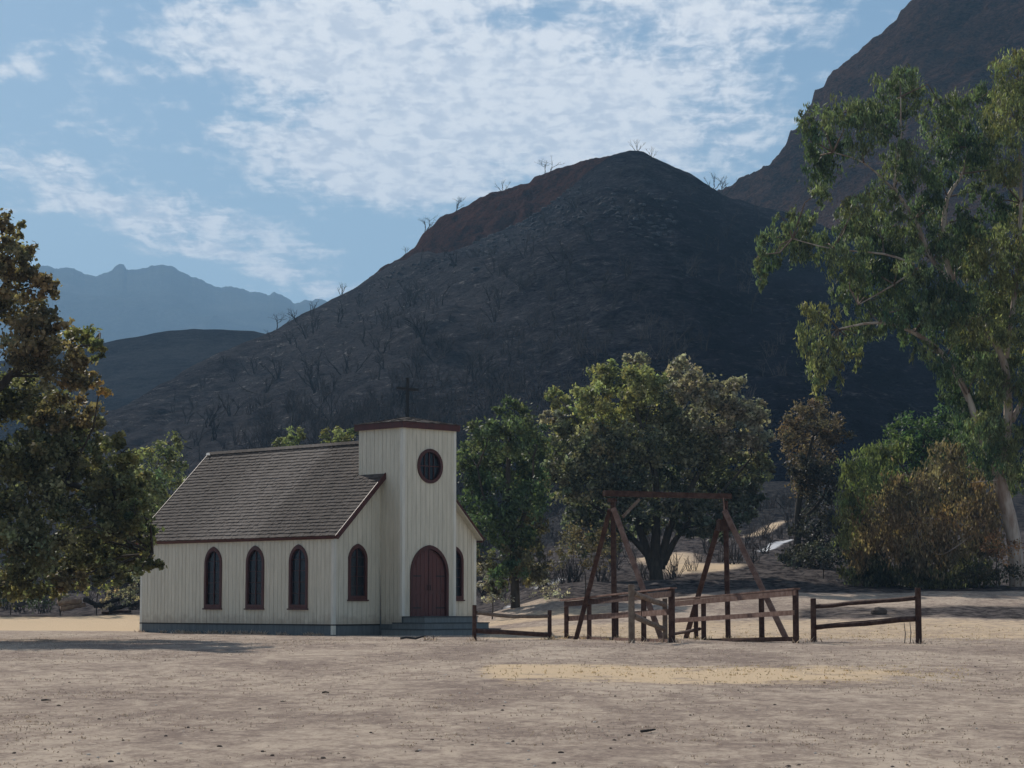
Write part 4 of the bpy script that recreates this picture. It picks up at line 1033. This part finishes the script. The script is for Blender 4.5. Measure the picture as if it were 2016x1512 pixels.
# eucalyptus
EC = [(1768, 156, 46, 28, 'e'), (1790, 180, 34, 28, 'e'), (1758, 198, 54, 34, 'e'), (1661, 222, 52, 34, 'e'), (1700, 212, 34, 26, 'e'), (1600, 231, 28, 30, 'e'), (1596, 278, 24, 38, 'd'), (1612, 328, 34, 46, 'd'), (1614, 378, 24, 26, 'e'), (1640, 285, 36, 42, 'd'),
      (1694, 262, 42, 38, 'e'), (1735, 245, 40, 30, 'd'), (1795, 298, 44, 36, 'e'), (1766, 322, 36, 34, 'e'), (1806, 348, 42, 38, 'd'), (1868, 246, 60, 40, 'e'), (1884, 292, 50, 38, 'd'), (1852, 205, 34, 26, 'e'), (1925, 198, 52, 40, 'e'), (1992, 150, 40, 60, 'y'), (1990, 225, 52, 55, 'y'),
      (2012, 112, 20, 24, 'y'), (1975, 326, 46, 34, 'y'), (1955, 350, 30, 24, 'e'), (1925, 375, 30, 18, 'e'), (1940, 260, 50, 40, 'd'), (1735, 380, 42, 32, 'e'), (1690, 402, 36, 30, 'y'), (1706, 438, 52, 40, 'e'), (1765, 440, 38, 46, 'e'), (1668, 440, 30, 34, 'e'),
      (1542, 432, 24, 18, 'e'), (1576, 436, 38, 28, 'e'), (1530, 468, 40, 32, 'e'), (1494, 502, 18, 30, 'e'), (1500, 545, 16, 22, 'e'), (1520, 510, 24, 24, 'd'), (1575, 484, 42, 32, 'e'), (1620, 482, 32, 28, 'e'), (1672, 490, 44, 36, 'e'),
      (1674, 535, 42, 36, 'e'), (1718, 536, 50, 40, 'd'), (1764, 560, 50, 40, 'e'), (1665, 575, 30, 28, 'e'), (1800, 520, 34, 44, 'e'), (1958, 480, 54, 42, 'y'), (1942, 540, 50, 42, 'y'), (1994, 524, 40, 52, 'y'), (1976, 580, 46, 44, 'y'),
      (1612, 614, 40, 24, 'y'), (1592, 668, 24, 42, 'y'), (1634, 690, 34, 42, 'y'), (1610, 726, 24, 34, 'y'), (1608, 770, 10, 26, 'y'), (1650, 740, 14, 26, 'y'), (1686, 656, 38, 28, 'e'), (1688, 700, 18, 24, 'y'), (1714, 592, 50, 28, 'e'), (1775, 610, 52, 34, 'd'),
      (1786, 652, 34, 24, 'd'), (1858, 646, 46, 42, 'd'), (1872, 590, 50, 34, 'd'), (1954, 612, 60, 50, 'y'), (1956, 682, 60, 50, 'y'), (1995, 715, 34, 34, 'y'), (1930, 722, 42, 34, 'e'), (1882, 756, 36, 36, 'd'), (1932, 788, 42, 34, 'd'),
      (1980, 852, 46, 38, 'y'), (1980, 902, 46, 42, 'y'), (2004, 942, 24, 32, 'e'), (2060, 200, 60, 80, 'y'), (2080, 330, 60, 70, 'e'), (2070, 480, 60, 70, 'y'), (2070, 620, 60, 70, 'y'), (2060, 760, 50, 60, 'e'), (2120, 300, 70, 80, 'e'), (2130, 520, 70, 90, 'e'), (2110, 700, 60, 70, 'e'),
      (1905, 800, 44, 38, 'd'), (1820, 420, 36, 34, 'e'), (1870, 480, 40, 36, 'e'), (1925, 470, 40, 36, 'd'), (1790, 470, 36, 32, 'y'), (1900, 600, 44, 36, 'e'), (1830, 610, 40, 34, 'e'), (1760, 500, 40, 34, 'd'), (1930, 320, 44, 36, 'e'), (1960, 400, 40, 34, 'd'), (2000, 420, 40, 44, 'y'), (1720, 640, 36, 24, 'e'), (1965, 760, 44, 40, 'y'), (1900, 640, 46, 36, 'y'), (1945, 830, 40, 34, 'y'), (1862, 720, 36, 28, 'd'), (1820, 690, 34, 20, 'e'), (1900, 860, 36, 34, 'd'), (1935, 850, 40, 36, 'e'), (1945, 905, 34, 34, 'd'), (1912, 690, 44, 40, 'e'), (1840, 560, 44, 38, 'd'), (1900, 520, 40, 40, 'd'), (1812, 470, 34, 32, 'e'), (1905, 440, 34, 34, 'd'), (1850, 345, 36, 30, 'd'), (1732, 490, 34, 28, 'd'), (1988, 640, 44, 44, 'y'), (1900, 430, 30, 30, 'd'), (1850, 470, 26, 30, 'd'), (1835, 400, 30, 34, 'd')]
tree('eucalyptus_tree', 'tall airy eucalyptus with pale peeling trunk and drooping leaf clumps at the right edge', 'tree', 108, EC,
     [[(2004, 1150, 1.2), (1994, 1050, 0.98), (1968, 950, 0.95), (1950, 895, 0.75), (1925, 840, 0.52), (1905, 780, 0.45), (1862, 705, 0.38), (1800, 655, 0.30), (1730, 635, 0.2), (1650, 648, 0.08)],
      [(1966, 935, 0.75), (1982, 860, 0.62), (1984, 770, 0.55), (1972, 700, 0.5), (1930, 630, 0.45), (1880, 560, 0.4), (1861, 500, 0.42), (1858, 450, 0.38), (1866, 388, 0.3), (1895, 342, 0.16), (1905, 290, 0.08)],
      [(1885, 570, 0.35), (1836, 513, 0.3), (1802, 432, 0.26), (1762, 370, 0.2), (1768, 320, 0.17), (1773, 270, 0.15), (1773, 190, 0.07)],
      [(1980, 705, 0.4), (2000, 560, 0.35), (2010, 400, 0.25), (2005, 250, 0.12)], [(1762, 375, 0.16), (1700, 320, 0.12), (1640, 300, 0.06)], [(1800, 520, 0.2), (1740, 500, 0.15), (1640, 490, 0.1), (1560, 470, 0.05)],
      [(1832, 510, 0.18), (1760, 560, 0.12), (1690, 600, 0.06)], [(1895, 345, 0.14), (1850, 320, 0.08), (1800, 310, 0.04)], [(1992, 830, 0.4), (2050, 700, 0.35), (2080, 500, 0.3), (2080, 300, 0.15)],
      [(1960, 925, 0.2), (1935, 925, 0.14), (1900, 918, 0.09)], [(1888, 500, 0.10), (1905, 490, 0.1), (1880, 478, 0.05)]],
     0.36, 0.24, 36, {'e': (0.066, 0.078, 0.040), 'y': (0.094, 0.096, 0.044), 'd': (0.040, 0.055, 0.028)}, M_euc, droop=1.1, spread=2.6, aspect=3.6, tufts=26, shell=0.35, twig=4, tuft_r=0.21)

# smaller green trees behind the church
tree('small_green_tree', 'pale green tree between the left oak and the end of the church roof', 'tree', 104,
     [(332, 872, 32, 26, 'a'), (300, 912, 42, 40, 'a'), (345, 925, 26, 38, 'a'), (285, 975, 40, 48, 'a'), (320, 980, 30, 45, 'd'), (265, 1040, 40, 40, 'd'), (305, 1050, 30, 40, 'd'), (245, 1095, 34, 34, 'd')],
     [[(290, 1205, 1.0), (292, 1100, 0.7), (300, 1000, 0.5), (310, 920, 0.2), (325, 870, 0.08)]], 0.2, 0.19, 34, {'a': (0.085, 0.092, 0.048), 'd': (0.06, 0.066, 0.038)}, M_bark, spread=1.3)
tree('bushy_tree', 'small yellow green treetop showing over the middle of the church ridge', 'tree', 118,
     [(575, 862, 24, 18), (560, 885, 32, 26), (590, 900, 30, 30), (575, 960, 40, 50), (570, 1040, 40, 50)], [[(575, 1200, 1), (575, 1040, 0.7), (575, 900, 0.2)]], 0.18, 0.19, 30, {'a': (0.085, 0.088, 0.042)}, M_bark, spread=1.0)
tree('bushy_tree', 'small yellow green treetop showing over the ridge beside the tower', 'tree', 117,
     [(650, 858, 22, 18), (682, 856, 24, 18), (668, 880, 36, 28), (665, 950, 44, 50), (668, 1030, 44, 50)], [[(668, 1200, 1), (668, 1040, 0.7), (668, 890, 0.2)]], 0.18, 0.19, 30, {'a': (0.088, 0.088, 0.042)}, M_bark, spread=1.0)

# scorched shrubs
SH = [('brown scorched shrub under the left side of the broad oak', 104, [(1125, 1060, 38, 34), (1165, 1092, 34, 28), (1100, 1100, 26, 24), (1195, 1060, 26, 30)], (1150, 1150), (0.085, 0.065, 0.042), 30),
      ('grey leafless shrub low between the church and the green tree trunk', 99, [(955, 1160, 20, 26), (985, 1175, 26, 20), (950, 1120, 16, 22)], (968, 1200), (0.13, 0.115, 0.10), 14),
      ('pale ashen shrub right of the green tree trunk', 104, [(1075, 1165, 34, 24), (1110, 1175, 24, 18), (1060, 1130, 22, 22)], (1080, 1198), (0.17, 0.15, 0.13), 12),
      ('dark shrub beneath the scorched narrow tree', 113, [(1620, 1085, 50, 22), (1660, 1075, 34, 28), (1560, 1100, 34, 16)], (1620, 1120), (0.030, 0.030, 0.028), 30),
      ('low yellow leaved shrub beneath the left oak crown', 108, [(205, 1150, 24, 18), (175, 1130, 22, 20), (160, 1160, 18, 14)], (190, 1190), (0.17, 0.16, 0.06), 16),
      ('grey green shrub against the far left corner of the church', 108, [(255, 1135, 26, 26), (240, 1175, 26, 20), (268, 1160, 20, 24)], (255, 1200), (0.13, 0.12, 0.09), 20),
      ('pale brown brush behind the left corner of the church', 108, [(220, 1170, 22, 20), (205, 1190, 20, 12)], (215, 1205), (0.19, 0.15, 0.11), 14),
      ('dark green shrub low at the far left edge', 108, [(20, 1150, 50, 40), (70, 1170, 40, 28), (-40, 1140, 50, 50)], (20, 1205), (0.030, 0.038, 0.024), 28),
      ('dark olive shrub under the oak crown near the log heap', 108, [(120, 1130, 46, 40), (90, 1090, 40, 36), (150, 1090, 36, 36)], (118, 1200), (0.045, 0.048, 0.028), 26),
      ('dark brush at the foot of the eucalyptus trunk', 106, [(1960, 1125, 46, 20), (2010, 1120, 36, 24), (1915, 1135, 34, 12)], (1965, 1145), (0.045, 0.038, 0.026), 20),
      ('rusty dry shrub right of the scorched drooping tree', 107, [(1950, 1070, 30, 30), (1985, 1085, 26, 26)], (1960, 1120), (0.17, 0.09, 0.05), 24)]
for lab, D, cl, (bx, by), col, dn in SH:
    tree('shrub', lab, 'shrub', D, [c + ('a', R.uniform(-0.8, 0.8)) for c in cl], [[(bx, by, 1.0), (bx + 2, by - 20, 0.7), (cl[0][0], cl[0][1], 0.2)]], 0.035, 0.14, dn, {'a': col}, M_bark, spread=0.8, tufts=16, twig=10)

# ------------------------------------------------------------------ burnt leafless trees
def bare_mesh(seed, mat, h=1.0, thick=0.02, depth=3, stems=1, spread=0.5):
    r = np.random.RandomState(seed); mb = MB()
    def grow(p, d, ln, rad_, lev):
        q = p + d * ln; m = (p + q) / 2 + r.normal(size=3) * ln * 0.06
        mb.tube([p, m, q], [rad_, rad_ * 0.8, rad_ * 0.6], 4 if lev > 1 else 3, False)
        if lev == 0: return
        for k in range(r.randint(2, 4)):
            nd = d + r.normal(size=3) * spread; nd[2] = abs(nd[2]) * 0.8 + 0.15; nd /= np.linalg.norm(nd)
            st = p + (q - p) * r.uniform(0.45, 1.0)
            grow(st, nd, ln * r.uniform(0.5, 0.8), rad_ * 0.55, lev - 1)
    for s in range(stems):
        d = np.array((0, 0, 1.0)) + r.normal(size=3) * (0.12 + 0.28 * (stems > 1)); d /= np.linalg.norm(d)
        grow(np.array((r.uniform(-.05, .05), r.uniform(-.05, .05), -0.05)), d, h * 0.42 * r.uniform(0.8, 1.1), thick, depth)
    return mb.mesh('charred_tree', mat, True)
BARE = [bare_mesh(100 + i, M_char, 1.0, 0.022, 3, 1 + (i % 4), 0.34) for i in range(9)]
BAREG = [bare_mesh(200 + i, M_char, 1.0, 0.016, 4, 2 + (i % 2), 0.5) for i in range(4)]
def bare(me, name, label, P, h, group=None, cat='tree'):
    o = obj(name, me); o.location = (P[0], P[1], P[2] - 0.1); o.scale = (h * R.uniform(0.85, 1.3),) * 2 + (h,); o.rotation_euler = (0, 0, R.uniform(0, 6.28))
    return tag(o, label, cat, group)
for x, sf, v, h, lab in ((1072, surfB, 1.0, 6.2, 'tallest bare tree on the bluff crest, left of the rounded summit'), (898, surfB, 1.0, 5.0, 'bare bushy tree on the bluff skyline above its reddest face'), (838, surfB, 1.0, 5.0, 'bare tree lowest on the steep part of the bluff skyline'),
                   (990, surfB, 1.0, 3.0, 'small dead shrub on the bluff skyline halfway to the summit'), (800, surfB, 1.0, 2.6, 'tiny bare shrub on the skyline below the bluff'), (545, surfA, 1.0, 6.0, 'spindly bare tree where the big hill meets the low hill skyline'),
                   (1424, surfA, 1.0, 6.0, 'bare bush in the notch between rounded hill and rocky mountain'), (1405, surfA, 1.0, 4.0, 'small bare bush just left of the skyline notch'), (1253, surfA, 1.0, 3.0, 'thin dead stem on top of the rounded summit'), (1284, surfA, 1.0, 2.6, 'thin dead stem just right of the rounded summit'), (672, surfA, 1.0, 3.4, 'small bare tree on the skyline beside the distant mountains')):
    bare(BAREG[R.randint(4)] if h > 4 else BARE[R.randint(7)], 'bare_tree', lab, sf(x, v), h)
cnt = 0
while cnt < 285:
    x = R.uniform(330, 1560); v = R.uniform(0.05, 0.92) ** 1.25
    dens = 0.25 + 0.75 * math.exp(-((x - 820) / 330) ** 2)
    if R.uniform() > dens: continue
    P = surfA(x, v)
    bare(BARE[R.randint(9)], 'charred_tree', 'charred leafless tree standing on the dark burned hillside', P, R.uniform(3.0, 6.5) * (1 - 0.35 * v), 'charred trees over the burned hill')
    cnt += 1
# dense grey brush low on the slope: nobody could count it
def brush():
    VV = []; FF = []; base = 0; protos = []
    for i in range(6):
        r = np.random.RandomState(300 + i); mb = MB()
        for s in range(13):
            d = r.normal(size=3) * 0.3 + (0, 0, 0.9); d /= np.linalg.norm(d); l = r.uniform(0.5, 1.0); p = r.uniform(-.2, .2, 3) * (1, 1, 0); q = p + d * l
            mb.tube([p, q], [0.016, 0.006], 3, False)
            for k in range(1):
                e = d + r.normal(size=3) * 0.6; e /= np.linalg.norm(e); st = p + (q - p) * r.uniform(0.3, 0.9); mb.tube([st, st + e * l * 0.4], [0.010, 0.004], 3, False)
        protos.append((np.concatenate(mb.V), np.array(mb.F)))
    for k in range(2500):
        if k < 1900:
            x = R.normal() * 300 + 640; v = abs(R.normal()) * 0.16 + 0.02
            if x < 150 or x > 1650 or v > 0.6: continue
            P = surfA(x, v); h = R.uniform(1.6, 3.6)
        else:
            x = R.uniform(-50, 1750); Y = R.uniform(112, 190); X = (x - CX) / FPX * Y; P = (X, Y, gz(X, Y)); h = R.uniform(0.7, 1.8)
        V, F = protos[R.randint(6)]; a = R.uniform(0, 6.28); c, s = math.cos(a), math.sin(a)
        W_ = np.stack([V[:, 0] * c - V[:, 1] * s, V[:, 0] * s + V[:, 1] * c, V[:, 2]], 1) * h + np.array(P)
        VV.append(W_); FF.append(F + base); base += len(W_)
    me = mesh_np('burnt_brush', np.concatenate(VV), np.concatenate(FF), mat=M_brush); tag(obj('burnt_brush', me), kind='stuff')
brush()

# rocks cropping out in a band under the summit and along the bluff's foot, and strewn over the slope
def rocks():
    VV = []; FF = []; base = 0
    r0 = []
    for i in range(5):
        r = np.random.RandomState(400 + i); V = []; F = []; n = 7; rows = 4
        for a in range(rows + 1):
            t = math.pi * a / rows
            for k in range(n): V.append((math.sin(t) * math.cos(6.283 * k / n) * r.uniform(.7, 1.2), math.sin(t) * math.sin(6.283 * k / n) * r.uniform(.7, 1.2), math.cos(t) * 0.7 * r.uniform(.8, 1.1)))
        for a in range(rows):
            for k in range(n): F.append((a * n + k, (a + 1) * n + k, (a + 1) * n + (k + 1) % n, a * n + (k + 1) % n))
        r0.append((np.array(V), np.array(F)))
    k = 0
    while k < 800:
        if k < 320:
            x = R.uniform(930, 1330); yt = 440 - 40 * math.exp(-((x - 1150) / 120) ** 2) + R.normal() * 26 + (30 if x < 980 else 0)
        elif k < 500:
            x = R.uniform(700, 1130); yt = float(np.interp(x, [p[0] for p in SIL_A], [p[1] for p in SIL_A])) + abs(R.normal()) * 12 + 4
        else: x = R.uniform(380, 1560); yt = None
        if yt is None: v = R.uniform(0.1, 0.95)
        else:
            lo, hi = 0.05, 0.995
            for _ in range(14):
                v = (lo + hi) / 2; q = surfA(x, v); row = HOR - (q[2] - EZ) / q[1] * FPX
                if row > yt: lo = v
                else: hi = v
        P = surfA(x, v); s_ = R.uniform(0.2, 0.75) * (0.85 if k < 320 else (0.6 if k < 500 else 0.4)); V, F = r0[R.randint(5)]
        a = R.uniform(0, 6.28); c, s = math.cos(a), math.sin(a); V = V * (R.uniform(0.8, 1.8), R.uniform(.8, 1.3), R.uniform(.6, 1.1))
        W_ = np.stack([V[:, 0] * c - V[:, 1] * s, V[:, 0] * s + V[:, 1] * c, V[:, 2]], 1) * s_ + P
        VV.append(W_); FF.append(F + base); base += len(W_); k += 1
    me = mesh_np('hillside_rocks', np.concatenate(VV), np.concatenate(FF), mat=M_greyrock); tag(obj('hillside_rocks', me), kind='stuff')
rocks()

# ------------------------------------------------------------------ ground litter
def rock_mesh(seed, mat, flat=0.6, n=10):
    r = np.random.RandomState(seed); V = []; F = []; rows = 5
    for i in range(rows + 1):
        t = math.pi * i / rows
        for k in range(n):
            a = 2 * math.pi * k / n; rr = math.sin(t) * (1 + r.uniform(-0.18, 0.18)); V.append((rr * math.cos(a), rr * math.sin(a), math.cos(t) * flat * (1 + r.uniform(-0.1, 0.1))))
    for i in range(rows):
        for k in range(n): F.append((i * n + k, (i + 1) * n + k, (i + 1) * n + (k + 1) % n, i * n + (k + 1) % n))
    return MB().add(V, F).mesh('stone', mat)
CLOD = [rock_mesh(i, M_stone) for i in range(4)]; PEB = [rock_mesh(20 + i, M_pale) for i in range(3)]
def litter(x, y):   # photograph pixel on the field -> place on the ground
    lo, hi = 12.0, 100.0
    for _ in range(40):
        m = (lo + hi) / 2; p = at(x, y, m)
        if p[2] > gz(p[0], m): lo = m
        else: hi = m
    p = at(x, y, lo); return p[0], lo, gz(p[0], lo)
def put_stone(me, name, lab, x, y, r, group=None, cat='stone', flat=1.0):
    X, Y, Z = litter(x, y); o = obj(name, me); o.location = (X, Y, Z + r * 0.2); o.scale = (r * R.uniform(0.8, 1.5), r, r * flat); o.rotation_euler = (0, 0, R.uniform(0, 6.28)); tag(o, lab, cat, group)
for k in range(95):
    y = 1285 + 225 * R.uniform() ** 0.75; x = R.uniform(10, 2000)
    put_stone(CLOD[R.randint(4)], 'dirt_clod', 'small dark clod lying on the dry field', x, y, R.uniform(0.008, 0.024), 'small dark clods scattered on the field', 'clod')
for k in range(45):
    y = 1285 + 225 * R.uniform() ** 0.75; x = R.uniform(10, 2000)
    put_stone(PEB[R.randint(3)], 'pale_stone', 'small pale stone lying on the dry field', x, y, R.uniform(0.009, 0.020), 'small pale stones scattered on the field')
X, Y = (1727 - CX) / FPX * 90, 90.0
o = obj('boulder', rock_mesh(77, M_stone, 0.75, 14)); o.location = (X, Y, gz(X, Y) + 0.1); o.scale = (0.32, 0.26, 0.26); tag(o, 'dark brown boulder seen between the rails of the right fence', 'boulder')
def stick(name, lab, pts, r, m=M_char):
    P = [np.array(p) for p in pts]; b = P[0].copy(); mb = MB(); mb.tube([p - b for p in P], [r] * (len(P) - 1) + [r * 0.5], 6)
    o = obj(name, mb.mesh(name, m, True)); o.location = b; return tag(o, lab, 'stick')
def gp(x, y, up=0.02): X, Y, Z = litter(x, y); return (X, Y, Z + up)
stick('stick', 'thick dark stick lying in the right foreground of the field', [gp(1262, 1443), gp(1272, 1444, 0.03), gp(1290, 1441, 0.03)], 0.017)
stick('stick', 'short dark stick lying in the left foreground below the church', [gp(82, 1381), gp(90, 1382, 0.03), gp(100, 1381, 0.02)], 0.014)
stick('stick', 'small dark stick lying on the field below the church steps', [gp(634, 1366), gp(641, 1366, 0.03), gp(648, 1366)], 0.014)
Pb = [place(788, 1257, 66), place(800, 1255, 66), place(818, 1257, 66), place(838, 1252, 66)]
stick('fallen_branch', 'dark fallen branch propped up before the church steps', Pb, 0.035)
for x, lab in ((841, 'short stake under the propped branch before the church'), (853, 'thin leaning stake just right of the propped branch')):
    a = place(x, 1251, 66); b = a.copy(); b[2] = gz(a[0], 66) - 0.1; stick('stake', lab, [b, (a + b) / 2 + (0.02, 0, 0), a], 0.025, M_greywood)
for x, yt, lab in ((1780, 1226, 'left of two thin twigs under the right fence rail'), (1791, 1222, 'right of two thin twigs under the right fence rail')):
    a = place(x, yt, 63); b = a.copy(); b[2] = gz(a[0], 63) - 0.05; stick('dry_twig', lab, [b, (a + b) / 2 + (0.03, 0, 0), a], 0.014, M_ashwood)
# burnt logs under the left oak
lg = 0
for x0, y0, x1, y1, r, lab in ((115, 1186, 160, 1182, 0.17, 'grey log on the left of the burnt heap'), (120, 1198, 168, 1190, 0.14, 'lowest grey log of the heap beneath the oak'), (165, 1180, 205, 1196, 0.12, 'charred log slanting down right in the heap'),
                           (185, 1192, 235, 1180, 0.13, 'charred log rising right toward the church corner'), (215, 1200, 270, 1188, 0.11, 'long charred log nearest the church corner'), (200, 1206, 258, 1207, 0.08, 'thin reddish log lying on the yellow grass edge')):
    a, b = place(x0, y0, 106.5 + lg * 0.3), place(x1, y1, 107 + lg * 0.3); a[2] = max(a[2], gz(a[0], a[1]) + r * 0.8); b[2] = max(b[2], gz(b[0], b[1]) + r * 0.8)
    mb = MB(); mb.tube([(p - a) for p in rail_pts(a, b, 0.0, 5, 0.04)], [r, r * 1.05, r, r * 0.92, r * 0.85, r * 0.7], 8)
    o = obj('log', mb.mesh('log', M_greywood if lg in (0, 1) else (M_redwood if lg == 5 else M_char), True)); o.location = a; tag(o, lab, 'log'); lg += 1
X, Y, Z = place(40, 1186, 106); o = obj('boulder', rock_mesh(55, M_greyrock, 0.8, 12)); o.location = (X, Y, Z - 0.05); o.scale = (0.26, 0.2, 0.2); tag(o, 'pale grey boulder at the far left beneath the oak', 'boulder')

# short dry grass on the field
def grass():
    N = 150000
    u = R.uniform(size=N); Y = 17 * (84 / 17) ** (u ** 0.8); X = Y * R.uniform(-0.27, 0.27, N)
    # blades gather in tufts
    q = R.uniform(size=N) < 0.6; tx = np.round(X / 0.55) * 0.55; ty = np.round(Y / 0.55) * 0.55
    tx = tx + (_h(tx, ty, 3) - 0.5) * 0.5; ty = ty + (_h(tx, ty, 5) - 0.5) * 0.5; hsh = _h(np.round(tx, 3), np.round(ty, 3), 8)
    X = np.where(q, tx + R.normal(size=N) * 0.05, X); Y = np.where(q, ty + R.normal(size=N) * 0.05, Y)
    m = fbm(X * 0.5, Y * 0.35, 3, 61); keep = ((m + R.uniform(-0.5, 0.5, N)) > 0.02) & (~q | (hsh < 0.35))
    # taller weeds at the feet of posts and along the church wall
    EX = []; EY = []
    for o in COL.objects:
        if o.name.split('.')[0] in ('post', 'stake') and o.type == 'MESH':
            c = np.mean([v.co[:] for v in o.data.vertices], axis=0) + np.array(o.parent.location if o.parent else o.location)
            EX.append(c[0] + R.normal(size=26) * 0.14); EY.append(c[1] + R.normal(size=26) * 0.14)
    cc_, ss_ = math.cos(rad(45.6)), math.sin(rad(45.6))
    l = R.uniform(0, L, 900); l = l[fbm(l * 1.5, l * 0, 2, 77) > 0]; d_ = -0.05 - np.abs(R.normal(size=len(l))) * 0.10
    EX.append(P0[0] + d_ * cc_ - l * ss_); EY.append(P0[1] + d_ * ss_ + l * cc_)
    EX = np.concatenate(EX); EY = np.concatenate(EY); nE = len(EX); X = np.concatenate([X, EX]); Y = np.concatenate([Y, EY]); keep = np.concatenate([keep, np.ones(nE, bool)])
    tall = np.concatenate([np.zeros(N), np.ones(nE)]); N += nE
    px = CX + FPX * X / Y
    strawz = np.exp(-((Y - 41.5) / 3.6) ** 2) * (px > 950) * (px < 1900) + ((Y > 66) & (px > 1050))
    # keep the church floor free
    c, s = math.cos(rad(45.6)), math.sin(rad(45.6)); lx = (X - P0[0]) * c + (Y - P0[1]) * s; ly = -(X - P0[0]) * s + (Y - P0[1]) * c
    inside = (lx > -0.02) & (lx < W) & (ly > -3.2) & (ly < L)
    keep &= ~inside
    X, Y, strawz, tall = X[keep], Y[keep], strawz[keep], tall[keep]; N = len(X)
    Z = ground(X, Y); h = (0.006 + 0.024 * R.uniform(size=N) ** 2.2) * (1 + 0.7 * strawz) + tall * R.uniform(0.02, 0.16, N); w = 0.010 + 0.00022 * Y
    a = R.uniform(0, 6.28, N); dx, dy = np.cos(a) * w, np.sin(a) * w; lx_, ly_ = R.normal(size=N) * h * 0.7, R.normal(size=N) * h * 0.7
    V = np.stack([np.stack([X - dx, Y - dy, Z - 0.01], 1), np.stack([X + dx, Y + dy, Z - 0.01], 1), np.stack([X + lx_, Y + ly_, Z + h], 1)], 1).reshape(-1, 3)
    k = R.uniform(size=(N, 1)); col = np.array((0.34, 0.27, 0.22)) * (1 - k) + np.array((0.58, 0.48, 0.38)) * k
    col = np.where(strawz[:, None] > 0.4, np.array((0.60, 0.47, 0.29)) * (0.8 + 0.3 * k), col)
    me = mesh_np('dry_grass', V, None, np.arange(N * 3).reshape(-1, 3), mat=M_grass, cols=np.repeat(col, 3, 0)); tag(obj('dry_grass', me), kind='stuff')
grass()
